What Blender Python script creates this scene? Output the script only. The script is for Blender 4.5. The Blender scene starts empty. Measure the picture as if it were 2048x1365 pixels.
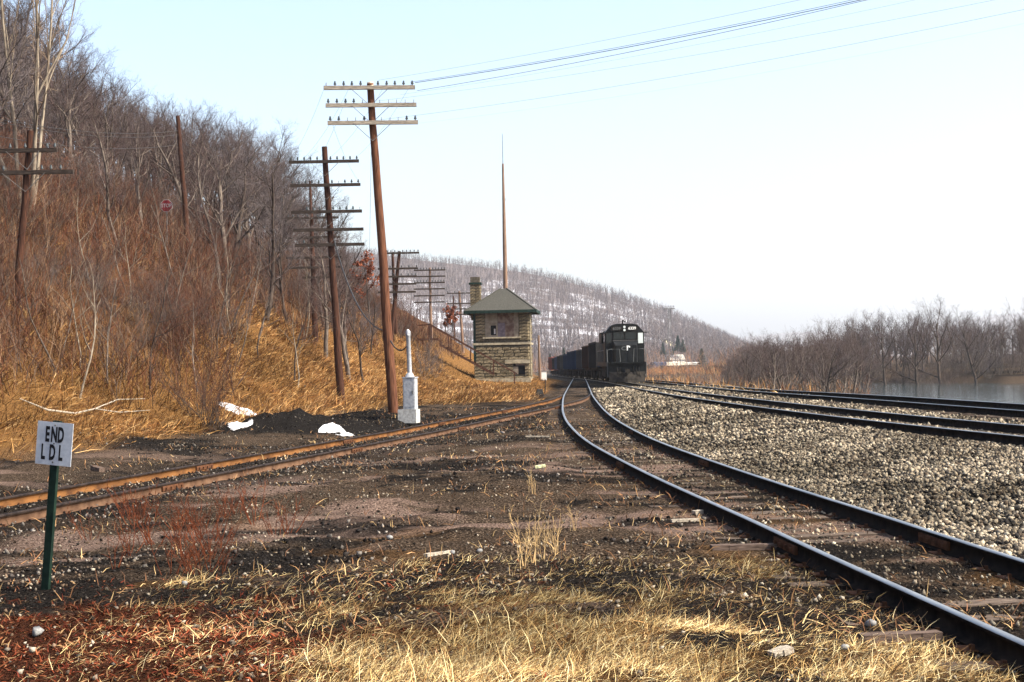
import bpy, math, random
import numpy as np
from mathutils import Vector, Matrix

# ------------------------------------------------------------------ camera
sc = bpy.context.scene
COL = sc.collection
CAMZ, FPX, ROLL, PITCH = 1.93, 2844.0, math.radians(1.1), math.atan(43.5/2844.0)
cam_d = bpy.data.cameras.new('camera'); cam_d.sensor_width = 36.0; cam_d.lens = 50.0
cam_d.clip_start = 0.1; cam_d.clip_end = 12000
cam = bpy.data.objects.new('camera', cam_d); COL.objects.link(cam)
cam.matrix_world = (Matrix.Translation((0, 0, CAMZ)) @ Matrix.Rotation(math.pi/2 + PITCH, 4, 'X')
                    @ Matrix.Rotation(-ROLL, 4, 'Z'))
sc.camera = cam
# ------------------------------------------------------------------ light
SUN_EL, SUN_AZ = math.radians(44), math.radians(110)      # azimuth clockwise from +Y
world = bpy.data.worlds.new('World'); sc.world = world; world.use_nodes = True
wn = world.node_tree.nodes; wl = world.node_tree.links
bg = wn['Background']; sky = wn.new('ShaderNodeTexSky'); sky.sky_type = 'NISHITA'
sky.sun_disc = False; sky.sun_elevation = SUN_EL; sky.sun_rotation = SUN_AZ
sky.altitude = 0; sky.air_density = 1.0; sky.dust_density = 3.5; sky.ozone_density = 1.0
wl.new(sky.outputs['Color'], bg.inputs['Color']); bg.inputs['Strength'].default_value = 0.15
sd = bpy.data.lights.new('sun', 'SUN'); sd.energy = 4.3; sd.angle = math.radians(0.53); sd.color = (1.0, 0.92, 0.77)
sun = bpy.data.objects.new('sun', sd); COL.objects.link(sun)
sdir = Vector((math.sin(SUN_AZ)*math.cos(SUN_EL), math.cos(SUN_AZ)*math.cos(SUN_EL), math.sin(SUN_EL)))
sun.rotation_euler = sdir.to_track_quat('Z', 'Y').to_euler(); sun.location = (30, -10, 40)
vs = sc.view_settings; vs.view_transform = 'Standard'; vs.look = 'None'; vs.gamma = 1; vs.use_curve_mapping = False
vs.exposure = 1.3
HAZE = 0.00013
sc.cycles.max_bounces = 6; sc.cycles.diffuse_bounces = 2; sc.cycles.glossy_bounces = 2
sc.cycles.transmission_bounces = 3; sc.cycles.volume_bounces = 0; sc.cycles.transparent_max_bounces = 4

# ------------------------------------------------------------------ helpers
rnd = random.Random(7)
RNG = np.random.default_rng(11)

def px_dir(px, py):
    x, y = px-1024.0, py-682.5
    c, s = math.cos(ROLL), math.sin(ROLL)
    xr, yr = c*x - s*y, s*x + c*y
    cp, sp = math.cos(PITCH), math.sin(PITCH)
    return xr, FPX*cp + yr*sp, -yr*cp + FPX*sp          # right, forward, up

def at(px, py, depth):
    r, f, u = px_dir(px, py); k = depth/f
    return Vector((r*k, depth, CAMZ + u*k))

def proj(x, y, z):
    """world -> photo pixel (arrays allowed)"""
    z = z-CAMZ; cp, sp = math.cos(PITCH), math.sin(PITCH)
    f = y*cp + z*sp; u = z*cp - y*sp
    xr, yr = x/f*FPX, -u/f*FPX
    c, s = math.cos(ROLL), math.sin(ROLL)
    return 1024 + c*xr + s*yr, 682.5 - s*xr + c*yr

def itp(pts):
    p = np.array(pts, float)
    # cubic (Catmull-Rom, finite difference tangents) interpolation
    X, Y = p[:, 0], p[:, 1]; m = np.gradient(Y, X)
    def f(q):
        q = np.asarray(q, float); i = np.clip(np.searchsorted(X, q)-1, 0, len(X)-2)
        h = X[i+1]-X[i]; t = np.clip((q-X[i])/h, 0, 1)
        r = ((1+2*t)*(1-t)**2*Y[i] + t*(1-t)**2*h*m[i] + t*t*(3-2*t)*Y[i+1] + t*t*(t-1)*h*m[i+1])
        return r
    return f
def lin(pts):
    p = np.array(pts, float)
    return lambda q: np.interp(q, p[:, 0], p[:, 1])

def vnoise(x, y, seed=0):
    xi, yi = np.floor(x).astype(np.int64), np.floor(y).astype(np.int64)
    fx, fy = x-xi, y-yi; fx = fx*fx*(3-2*fx); fy = fy*fy*(3-2*fy)
    def h(a, b):
        n = (a*374761393 + b*668265263 + seed*974634777) & 0x7fffffff
        n = ((n ^ (n >> 13))*1274126177) & 0x7fffffff
        n = (n ^ (n >> 16)) & 0xffff
        return n/65535.0
    return (h(xi, yi)*(1-fx)+h(xi+1, yi)*fx)*(1-fy) + (h(xi, yi+1)*(1-fx)+h(xi+1, yi+1)*fx)*fy
def fbm(x, y, scale=1.0, oct=4, seed=0):
    x = np.asarray(x, float); y = np.asarray(y, float)
    a, t, s = 0.0, 0.0, 1.0/scale
    amp = 1.0
    for k in range(oct):
        a = a + amp*vnoise(x*s+17.3*k, y*s-9.1*k, seed+k*7); t += amp; amp *= .5; s *= 2.03
    return a/t
def sstep(a, b, x):
    t = np.clip((x-a)/(b-a), 0, 1); return t*t*(3-2*t)

# ---- materials
def new_mat(name):
    m = bpy.data.materials.new(name); m.use_nodes = True
    return m, m.node_tree.nodes, m.node_tree.links, m.node_tree.nodes['Principled BSDF']
def mat(name, c1, c2=None, scale=6.0, rough=.85, bump=0.0, metal=0.0, detail=5.0, stretch=None, vcol=None,
        spec=.06, thr=(.35, .65), bdist=.02, obj_rand=0.0):
    """two-tone noise material; vcol = name of a per-piece colour attribute multiplied in"""
    m, N, L, B = new_mat(name)
    B.inputs['Roughness'].default_value = rough; B.inputs['Metallic'].default_value = metal
    B.inputs['Specular IOR Level'].default_value = spec
    tc = N.new('ShaderNodeTexCoord'); src = tc.outputs['Object']
    if stretch:
        mp = N.new('ShaderNodeMapping'); mp.inputs['Scale'].default_value = stretch
        L.new(src, mp.inputs['Vector']); src = mp.outputs['Vector']
    nz = N.new('ShaderNodeTexNoise'); nz.inputs['Scale'].default_value = scale; nz.inputs['Detail'].default_value = detail
    L.new(src, nz.inputs['Vector'])
    cr = N.new('ShaderNodeValToRGB')
    cr.color_ramp.elements[0].position, cr.color_ramp.elements[1].position = thr
    cr.color_ramp.elements[0].color = (*c1, 1); cr.color_ramp.elements[1].color = (*(c2 or c1), 1)
    L.new(nz.outputs['Fac'], cr.inputs['Fac']); out = cr.outputs['Color']
    if vcol:
        at_ = N.new('ShaderNodeAttribute'); at_.attribute_name = vcol
        mx = N.new('ShaderNodeMix'); mx.data_type = 'RGBA'; mx.blend_type = 'MULTIPLY'; mx.inputs['Factor'].default_value = 1
        L.new(out, mx.inputs['A']); L.new(at_.outputs['Color'], mx.inputs['B']); out = mx.outputs['Result']
    if obj_rand:
        oi = N.new('ShaderNodeObjectInfo'); mr = N.new('ShaderNodeMapRange')
        mr.inputs['To Min'].default_value = 1-obj_rand; mr.inputs['To Max'].default_value = 1+obj_rand
        L.new(oi.outputs['Random'], mr.inputs['Value'])
        hs = N.new('ShaderNodeHueSaturation'); L.new(mr.outputs['Result'], hs.inputs['Value'])
        L.new(out, hs.inputs['Color']); out = hs.outputs['Color']
    L.new(out, B.inputs['Base Color'])
    if bump:
        bp = N.new('ShaderNodeBump'); bp.inputs['Strength'].default_value = bump; bp.inputs['Distance'].default_value = bdist
        L.new(nz.outputs['Fac'], bp.inputs['Height']); L.new(bp.outputs['Normal'], B.inputs['Normal'])
    return m
def vmat(name, rough=.9, attr='Col', spec=.0):
    m, N, L, B = new_mat(name); a = N.new('ShaderNodeAttribute'); a.attribute_name = attr
    L.new(a.outputs['Color'], B.inputs['Base Color']); B.inputs['Roughness'].default_value = rough
    B.inputs['Specular IOR Level'].default_value = spec
    return m

# ---- meshes from numpy
def np_mesh(name, V, T, col=None, mats=(), smooth=False, mi=None):
    me = bpy.data.meshes.new(name); V = np.asarray(V, np.float32); T = np.asarray(T, np.int32); k = T.shape[1]
    me.vertices.add(len(V)); me.vertices.foreach_set('co', V.ravel())
    me.loops.add(T.size); me.loops.foreach_set('vertex_index', T.ravel())
    me.polygons.add(len(T)); me.polygons.foreach_set('loop_start', np.arange(0, T.size, k, dtype=np.int32))
    if mi is not None: me.polygons.foreach_set('material_index', np.asarray(mi, np.int32))
    me.update(calc_edges=True)
    if smooth: me.polygons.foreach_set('use_smooth', np.ones(len(T), bool))
    if col is not None:
        a = me.color_attributes.new('Col', 'FLOAT_COLOR', 'POINT')
        c = np.ones((len(V), 4), np.float32); c[:, :3] = col; a.data.foreach_set('color', c.ravel())
    for m in mats: me.materials.append(m)
    return me
def link(name, me, parent=None):
    o = bpy.data.objects.new(name, me); COL.objects.link(o)
    if parent is not None: o.parent = parent
    return o
def tag(o, label=None, cat=None, group=None, kind=None):
    if label: o['label'] = label
    if cat: o['category'] = cat
    if group: o['group'] = group
    if kind: o['kind'] = kind
    return o
def thing(name, loc, label, cat, group=None, rz=0.0):
    o = bpy.data.objects.new(name, None); COL.objects.link(o); o.empty_display_size = .3
    o.location = loc; o.rotation_euler = (0, 0, rz)
    return tag(o, label, cat, group)

class MB:
    """collects solid pieces into one mesh"""
    def __init__(s): s.v, s.f, s.m = [], [], []
    def add(s, vs, fs, mi=0):
        b = len(s.v); s.v += [tuple(q) for q in vs]; s.f += [tuple(b+i for i in q) for q in fs]; s.m += [mi]*len(fs); return s
    def box(s, c, d, R=None, mi=0, taper=1.0):
        x, y, z = d[0]/2, d[1]/2, d[2]/2; t = taper
        P = [(-x, -y, -z), (x, -y, -z), (x, y, -z), (-x, y, -z), (-x*t, -y*t, z), (x*t, -y*t, z), (x*t, y*t, z), (-x*t, y*t, z)]
        P = [Vector(c) + ((R @ Vector(p)) if R is not None else Vector(p)) for p in P]
        return s.add(P, [(0, 3, 2, 1), (4, 5, 6, 7), (0, 1, 5, 4), (1, 2, 6, 5), (2, 3, 7, 6), (3, 0, 4, 7)], mi)
    def bar(s, a, b, w, h=None, mi=0, up=(0, 0, 1)):
        a, b = Vector(a), Vector(b); d = b-a; L = d.length; d.normalize(); h = h or w
        u = Vector(up)
        if abs(u.dot(d)) > .98: u = Vector((0, 1, 0))
        x = d.cross(u).normalized(); z = x.cross(d)
        R = Matrix((x, d, z)).transposed()
        return s.box((a+b)/2, (w, L, h), R, mi)
    def tube(s, pts, rad, n=8, mi=0, cap=True):
        pts = [Vector(p) for p in pts]; rad = rad if hasattr(rad, '__len__') else [rad]*len(pts)
        b = len(s.v); ref = None
        for i, p in enumerate(pts):
            d = (pts[min(i+1, len(pts)-1)]-pts[max(i-1, 0)]).normalized()
            if ref is None: ref = Vector((1, 0, 0)) if abs(d.x) < .8 else Vector((0, 1, 0))
            a = d.cross(ref).normalized(); c = d.cross(a); ref = c.cross(d) if False else ref
            for k in range(n):
                t = 2*math.pi*k/n; s.v.append(tuple(p + (a*math.cos(t)+c*math.sin(t))*rad[i]))
        for i in range(len(pts)-1):
            for k in range(n):
                q = b+i*n; k2 = (k+1) % n
                s.f.append((q+k, q+n+k, q+n+k2, q+k2)); s.m.append(mi)
        if cap:
            s.f.append(tuple(b+k for k in range(n))); s.f.append(tuple(b+(len(pts)-1)*n+k for k in range(n-1, -1, -1))); s.m += [mi]*2
        return s
    def prism(s, poly, a0, a1, axis='y', mi=0):
        """poly in the plane across axis"""
        def P(u, v, a): return (u, a, v) if axis == 'y' else ((a, u, v) if axis == 'x' else (u, v, a))
        n = len(poly); vs = [P(u, v, a0) for u, v in poly]+[P(u, v, a1) for u, v in poly]
        fs = [tuple(range(n)), tuple(range(2*n-1, n-1, -1))]+[(i, i+n, (i+1) % n+n, (i+1) % n) for i in range(n)]
        return s.add(vs, fs, mi)
    def mesh(s, name, *mats, smooth=False):
        me = bpy.data.meshes.new(name); me.from_pydata(s.v, [], s.f)
        me.polygons.foreach_set('material_index', s.m)
        for m in mats: me.materials.append(m)
        import bmesh
        bm = bmesh.new(); bm.from_mesh(me); bmesh.ops.recalc_face_normals(bm, faces=bm.faces); bm.to_mesh(me); bm.free()
        if smooth:
            me.polygons.foreach_set('use_smooth', [True]*len(me.polygons))
            try: me.set_sharp_from_angle(angle=math.radians(40))
            except Exception: pass
        return me
    def build(s, name, mats, parent=None, smooth=False):
        mats = mats if isinstance(mats, (list, tuple)) else [mats]
        return link(name, s.mesh(name, *mats, smooth=smooth), parent)

def text_mesh(name, txt, size, m, extrude=.004, sx=1.0, offset=0.0):
    cu = bpy.data.curves.new(name, 'FONT'); cu.body = txt; cu.size = size; cu.extrude = extrude
    cu.align_x = 'CENTER'; cu.align_y = 'CENTER'; cu.offset = offset; cu.resolution_u = 3
    o = bpy.data.objects.new(name, cu); COL.objects.link(o)
    dg = bpy.context.evaluated_depsgraph_get()
    me = bpy.data.meshes.new_from_object(o.evaluated_get(dg)); bpy.data.objects.remove(o)
    me.transform(Matrix.Scale(sx, 4, (1, 0, 0))); me.transform(Matrix.Rotation(math.pi/2, 4, 'X'))
    me.materials.clear(); me.materials.append(m); me.name = name
    return me

# ------------------------------------------------------------------ alignments (x as a function of depth y)
main_x = itp([(-12, 16.5), (2, 13.2), (10, 11.65), (18, 10.35), (24.3, 9.5), (31, 8.78), (37.4, 8.3), (43, 8.02), (49, 7.86),
              (59, 7.75), (75, 7.98), (95, 8.45), (117, 8.9), (150, 9.25), (200, 9.45), (300, 9.6), (400, 9.7), (600, 10), (900, 10.5)])
main_z = itp([(-12, .56), (10, .54), (25, .52), (45, .49), (60, .42), (80, .29), (118, .08), (180, -.27), (250, -.68), (400, -1.42), (600, -2.0), (900, -2.2)])
sid_x = itp([(-12, 5.75), (-6, 5.2), (0, 4.65), (5, 4.18), (9.7, 3.8), (13.3, 3.52), (15.9, 3.34), (18.3, 3.15), (20.7, 2.97), (25.8, 2.66),
             (30.5, 2.44), (40, 2.33), (50, 2.5), (59, 2.8), (71, 3.26), (95, 4.38), (131, 6.1), (165, 7.7), (200, 9.3)])
sid_z = itp([(-12, .15), (30, .15), (70, .15), (100, .08), (131, -.02), (165, -.18), (200, -.36)])
rus_x = itp([(-12, -14.9), (0, -12.2), (10, -10.0), (19.85, -7.77), (30, -5.55), (40.5, -3.28), (50, -1.1), (59.5, 1.15), (66, 2.3), (75, 3.25), (85, 3.9), (100, 4.6)])
rus_z = lin([(-12, -.02), (42, -.02), (62, .15), (72, .15), (100, .08)])
toe_x = itp([(-15, -17.5), (0, -14.8), (20, -12), (30, -10.6), (40, -9), (48, -7.5), (60, -6), (80, -4.5), (100, -3), (120, -.6), (140, .6), (170, 1.5), (230, 1.0),
             (300, -4), (380, -25), (480, -80), (700, -300), (1200, -600)])
hill_p = itp([(0, 0), (2, .45), (4, 1.5), (8, 4.2), (14, 8.4), (17.5, 10.4), (21, 11.0), (24, 12.2), (30, 15.5), (42, 22), (60, 30), (100, 43), (160, 52), (600, 70)])
base_z = itp([(-20, 0), (60, 0), (118, -.22), (200, -.6), (300, -1.25), (400, -1.75), (600, -2.0), (1000, -2.0), (7000, -2.0)])
WATER = -2.3
shore = itp([(-20, 25), (20, 21), (50, 18.5), (80, 17.5), (95, 19), (112, 27), (130, 34), (150, 39), (168, 37), (185, 28), (200, 21), (240, 20), (275, 24), (290, 40), (300, 90), (310, 400), (330, 2500), (9000, 2500)])

def ground(x, y, rough=True):
    x = np.asarray(x, float); y = np.asarray(y, float)
    x, y = np.broadcast_arrays(x, y)
    b = base_z(y); z = b + 0
    near = sstep(140, 60, y)
    if rough:
        z = z + near*(.22*(fbm(x, y, 2.3, 4, 3)-.5) + .17*(fbm(x, y*1.6, .6, 4, 9)-.5))
    z = z - .22*np.exp(-((x-rus_x(y))/3.5)**2)*sstep(62, 45, y)
    # main line bed
    c1, zm = main_x(y), main_z(y)-.20
    c2 = c1+4.1; zr = zm + .06*sstep(80, 40, y)
    bed = zm + (zr-zm)*np.clip((x-c1)/4.1, 0, 1)
    w = np.clip(c1-1.35-(sid_x(y)+1.05), .4, 3.4)
    k = np.where(x < c1, 1-np.clip((c1-1.35-x)/w, 0, 1)**1.0, 1.0)
    k = np.where(y > 190, np.where(x < c1, 1-np.clip((c1-1.6-x)/2.5, 0, 1), 1.0), k)
    z = z*(1-k) + bed*k
    # river bank on the right
    sh = shore(y) + 3*(fbm(x, y, 9, 3, 5)-.5)
    e = c2+2.0
    bank = zr - (x-e)*.42
    flat = np.maximum(bank, WATER+.75+.5*fbm(x, y, 6, 3, 6))
    flat = np.where(y > 290, np.maximum(flat, b-.1), flat)
    dd = sh-x
    flat = np.where(dd < 4, flat - (4-dd)*.55, flat)
    flat = np.maximum(flat, -5.0)
    z = np.where(x > e, np.minimum(bank*0+flat, np.maximum(zr, flat)), z)
    # far bank of the river
    fb = 197 + 10*(fbm(x, y*0, 25, 3, 15)-.5) + np.clip(70-x, 0, 60)*2.2
    kf = sstep(fb-1.5, fb+3, y)*sstep(44, 52, x)
    z = np.where(x > 44, np.maximum(z, -5+kf*(3.1+.8*fbm(x, y, 14, 3, 8)+np.clip((y-fb)*.03, 0, 1.5))), z)
    # hillside on the left
    s = toe_x(y)-x
    hz = hill_p(np.maximum(s, 0))
    if rough: hz = hz + np.clip(s/6, 0, 1)*(1.5*(fbm(x, y, 9, 4, 31)-.5)+.35*(fbm(x, y, 1.4, 3, 33)-.5))
    z = np.where(s > 0, z + np.maximum(hz, -.1)*sstep(1100, 250, y) + 0, z)
    # pile of cinders beside the rusty track, and a hollow of spoil in the yard
    for (px, py, rx, ry, hh) in PILES:
        z = z + hh*np.exp(-(((x-px)/rx)**2+((y-py)/ry)**2)**1.4)*((.15+1.75*fbm(x, y, .6, 5, 41)) if (rough and hh > .2 and py < 47) else 1.0)
    # keep the ground just below the rails of the two yard tracks
    for cx, cz, off in ((sid_x, sid_z, .165), (rus_x, rus_z, .15)):
        k = sstep(2.1, 1.15, np.abs(x-cx(y)))*sstep(210 if cx is sid_x else 95, 190 if cx is sid_x else 80, y)
        t = cz(y)-off + (.035*(fbm(x, y, .35, 2, 21)-.5) if rough else 0)
        z = np.where((x < main_x(y)-1.3) | (y > 150), z*(1-k) + t*k, z)
    return z
PILES = []
def gz(x, y): return float(ground(x, y))
def hit(px, py, y0=6, y1=400):
    """first crossing of a pixel's line of sight with the ground"""
    r, f, u = px_dir(px, py); Y = np.concatenate([np.arange(y0, 60, .05), np.arange(60, y1, .3)])
    X = r/f*Y; Z = CAMZ+u/f*Y; g = ground(X, Y); i = np.argmax(Z <= g)
    if Z[i] > g[i]: i = len(Y)-1
    return Vector((X[i], Y[i], g[i]))
PILES = [(-7.0, 43.8, .9, 1.1, .36), (-5.6, 44.0, 1.2, 1.2, .30), (-8.3, 42.6, 1.0, 1.2, .26), (-4.5, 44.8, 1.1, 1.0, .24), (-6.3, 42.7, 1.5, .8, .22), (-3.5, 45.8, 1.0, .8, .22),
         (-4.0, 48.3, 2.6, 2.2, .40), (0.0, 117.0, 6, 4, .72),
         (-.9, 17.6, .5, .4, .1), (.1, 20.5, .6, .35, .1), (-1.9, 19.5, .7, .4, .12)]

# ------------------------------------------------------------------ ground sheet
def ladder(*segs):
    out = [segs[0][0]]
    for a, b, st in segs:
        n = max(1, int(round((b-a)/st))); out += list(a+(b-a)*np.arange(1, n+1)/n)
    return np.array(out)
gx = ladder((-900, -200, 140), (-200, -60, 14), (-60, -24, 1.6), (-24, -14, .5), (-14, 12, .17), (12, 24, .5), (24, 60, 1.5), (60, 140, 5), (140, 400, 30), (400, 2600, 200))
gy = ladder((-15, 6, 1.5), (6, 26, .13), (26, 50, .3), (50, 90, .8), (90, 180, 1.6), (180, 330, 4), (330, 700, 14), (700, 1400, 60), (1400, 7000, 400))
XX, YY = np.meshgrid(gx, gy); ZZ = ground(XX, YY)
nx, ny = len(gx), len(gy)
idx = np.arange(nx*ny).reshape(ny, nx)
Q = np.stack([idx[:-1, :-1], idx[:-1, 1:], idx[1:, 1:], idx[1:, :-1]], -1).reshape(-1, 4)
def zones(X, Y):
    """surface kinds (what lies there): straw, cinder, gravel, litter, sand, snow"""
    s = toe_x(Y)-X; n1 = fbm(X, Y, 1.1, 4, 51); n2 = fbm(X, Y, 3.0, 4, 52); n3 = fbm(X, Y*2.2, .8, 4, 53)
    straw = sstep(-.2, 1.2, s + 1.6*(n1-.5))
    straw = np.maximum(straw, sstep(66, 82, Y)*sstep(sid_x(Y)-1.6, sid_x(Y)-3.2, X+1.2*(n1-.5)))
    wood = sstep(6.5, 12.5, s+9*(n2-.5)+3.2*sstep(-9.5, -13.5, X+.04*Y))
    pat = np.exp(-(((X-.05)/1.42)**2+((Y-8.8)/2.9)**2)**1.3)
    straw = np.maximum(straw, .85*sstep(.44, .78, pat+1.5*(fbm(X, Y*1.5, .8, 4, 54)-.5)))
    straw = np.maximum(straw, sstep(.58, .70, n1)*.35*sstep(26, 12, Y)*(np.abs(X-.5) < 4))
    litter = sstep(.45, .62, np.exp(-(((X+3.0)/2.2)**2+((Y-9.4)/2.7)**2)**2)*.95+1.1*(fbm(X, Y, .6, 4, 58)-.5))
    c1 = main_x(Y)
    edge = sid_x(Y)+.95+.35*(n1-.5)
    gravel = ((X > edge) & (X < c1+7.2)).astype(float)
    gravel = np.where(Y > 150, ((X > c1-3) & (X < c1+7)).astype(float), gravel)
    cind = sstep(.47, .58, n2*.5+n3*.5)*.95
    dr = np.abs(X-rus_x(Y)); cind = np.maximum(cind, sstep(3.2, 1.0, dr+2.0*(n1-.5))*.75*sstep(75, 60, Y))
    for (px, py, rx, ry, hh) in PILES:
        if hh > .15: cind = np.maximum(cind, sstep(.12, .42, np.exp(-(((X-px)/(rx*1.4))**2+((Y-py)/(ry*1.25))**2))+.2*(n1-.5)))
    sand = sstep(.52, .63, fbm(X, Y*1.7, 2.2, 4, 57))*sstep(8, 13, Y)*sstep(40, 25, Y)
    return straw, cind*(1-gravel), gravel, litter, sand, wood
st, ci, gr, li, sa, wo = zones(XX, YY)
gme = np_mesh('ground', np.stack([XX, YY, ZZ], -1).reshape(-1, 3), Q, smooth=True)
for nm, chans in (('zoneA', (st, ci, gr)), ('zoneB', (li, sa, wo))):
    a = gme.color_attributes.new(nm, 'FLOAT_COLOR', 'POINT'); c = np.ones((nx*ny, 4), np.float32)
    for k in range(3): c[:, k] = chans[k].ravel()
    a.data.foreach_set('color', c.ravel())
def ground_material():
    m, N, L, B = new_mat('ground_soil')
    B.inputs['Roughness'].default_value = .95; B.inputs['Specular IOR Level'].default_value = 0
    tc = N.new('ShaderNodeTexCoord')
    def noise(scale, det=6, st=None):
        n = N.new('ShaderNodeTexNoise'); n.inputs['Scale'].default_value = scale; n.inputs['Detail'].default_value = det; n.inputs['Roughness'].default_value = .65
        s = tc.outputs['Object']
        if st:
            mp = N.new('ShaderNodeMapping'); mp.inputs['Scale'].default_value = st; L.new(s, mp.inputs['Vector']); s = mp.outputs['Vector']
        L.new(s, n.inputs['Vector']); return n.outputs['Fac']
    def ramp(f, cols):
        r = N.new('ShaderNodeValToRGB'); e = r.color_ramp.elements
        while len(e) < len(cols): e.new(.5)
        for q, (p, c) in zip(e, cols): q.position = p; q.color = (*c, 1)
        L.new(f, r.inputs['Fac']); return r.outputs['Color']
    def mix(f, a, b):
        x = N.new('ShaderNodeMix'); x.data_type = 'RGBA'; L.new(f, x.inputs['Factor']); L.new(a, x.inputs['A']); L.new(b, x.inputs['B']); return x.outputs['Result']
    fine, mid = noise(38, 8), noise(7, 6)
    A = N.new('ShaderNodeAttribute'); A.attribute_name = 'zoneA'; sA = N.new('ShaderNodeSeparateColor'); L.new(A.outputs['Color'], sA.inputs['Color'])
    Bt = N.new('ShaderNodeAttribute'); Bt.attribute_name = 'zoneB'; sB = N.new('ShaderNodeSeparateColor'); L.new(Bt.outputs['Color'], sB.inputs['Color'])
    dirt = ramp(fine, [(.38, (.006, .005, .004)), (.5, (.042, .030, .022)), (.60, (.105, .075, .053)), (.72, (.30, .24, .18))])
    sand = ramp(fine, [(.36, (.03, .021, .017)), (.5, (.14, .095, .076)), (.68, (.29, .21, .165))])
    cinder = ramp(fine, [(.38, (.004, .004, .004)), (.6, (.018, .016, .015)), (.74, (.12, .10, .085))])
    litter = ramp(fine, [(.38, (.006, .004, .003)), (.5, (.036, .014, .009)), (.7, (.12, .05, .026))])
    gravel = ramp(fine, [(.38, (.006, .006, .005)), (.52, (.05, .044, .037)), (.7, (.18, .16, .13))])
    strawc = ramp(fine, [(.38, (.022, .011, .006)), (.5, (.13, .066, .024)), (.66, (.30, .165, .06))])
    c = mix(sB.outputs['Green'], dirt, sand)
    c = mix(sA.outputs['Green'], c, cinder)
    c = mix(sB.outputs['Red'], c, litter)
    c = mix(sA.outputs['Red'], c, strawc)
    woodc = ramp(fine, [(.38, (.014, .008, .006)), (.5, (.075, .037, .021)), (.7, (.17, .085, .04))])
    c = mix(sB.outputs['Blue'], c, woodc)
    c = mix(sA.outputs['Blue'], c, gravel)
    L.new(c, B.inputs['Base Color'])
    bp = N.new('ShaderNodeBump'); bp.inputs['Strength'].default_value = 1.0; bp.inputs['Distance'].default_value = .06
    L.new(fine, bp.inputs['Height']); L.new(bp.outputs['Normal'], B.inputs['Normal'])
    return m
gme.materials.append(ground_material())
g_o = link('ground', gme); tag(g_o, 'bare yard soil, cinders and grassy slope under the tracks', kind='structure')

# water
def water_material():
    m, N, L, B = new_mat('river_water')
    B.inputs['Base Color'].default_value = (.03, .045, .05, 1); B.inputs['Roughness'].default_value = .08
    B.inputs['Specular IOR Level'].default_value = .5
    tc = N.new('ShaderNodeTexCoord'); mp = N.new('ShaderNodeMapping'); mp.inputs['Scale'].default_value = (.5, 1.3, 1)
    n = N.new('ShaderNodeTexNoise'); n.inputs['Scale'].default_value = 1.2; n.inputs['Detail'].default_value = 4
    L.new(tc.outputs['Object'], mp.inputs['Vector']); L.new(mp.outputs['Vector'], n.inputs['Vector'])
    bp = N.new('ShaderNodeBump'); bp.inputs['Strength'].default_value = .35; bp.inputs['Distance'].default_value = .12
    L.new(n.outputs['Fac'], bp.inputs['Height']); L.new(bp.outputs['Normal'], B.inputs['Normal'])
    return m
w = MB().add([(14, -60, WATER), (1500, -60, WATER), (1500, 420, WATER), (14, 420, WATER)], [(0, 1, 2, 3)]).build('river', water_material())
tag(w, kind='structure')

# ------------------------------------------------------------------ far hills
def ridge(name, pts, dist, foot, foot_z, m, rows=40, cols=150, tree_px=0.0, bump=6.0):
    """a hill whose crest passes the given skyline at the given distance (m)"""
    P = np.array(pts, float); X = np.linspace(P[0, 0], P[-1, 0], cols); Y = np.interp(X, P[:, 0], P[:, 1])+tree_px
    ts = np.concatenate([np.linspace(0, 1, rows), [1.06, 1.14, 1.25]])
    V = np.zeros((len(ts), cols, 3))
    for j in range(cols):
        r, f, u = px_dir(X[j], Y[j]); H = CAMZ+u/f*dist - foot_z
        for i, t in enumerate(ts):
            d = foot + (dist-foot)*t
            h = (H*(t**1.25) if t <= 1 else H*(1-.5*(t-1)))
            V[i, j] = (r/f*d, d, foot_z + h)
    V[:, :, 2] += (bump*(fbm(V[:, :, 0], V[:, :, 1], 120, 4, 71)-.5))*np.clip(ts*4, 0, 1)[:, None]*np.clip((1.25-ts), .15, 1)[:, None]
    n = np.arange(len(ts)*cols).reshape(len(ts), cols)
    q = np.stack([n[:-1, :-1], n[:-1, 1:], n[1:, 1:], n[1:, :-1]], -1).reshape(-1, 4)
    o = link(name, np_mesh(name, V.reshape(-1, 3), q, smooth=True, mats=(m,))); tag(o, kind='structure')
    return V
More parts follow.
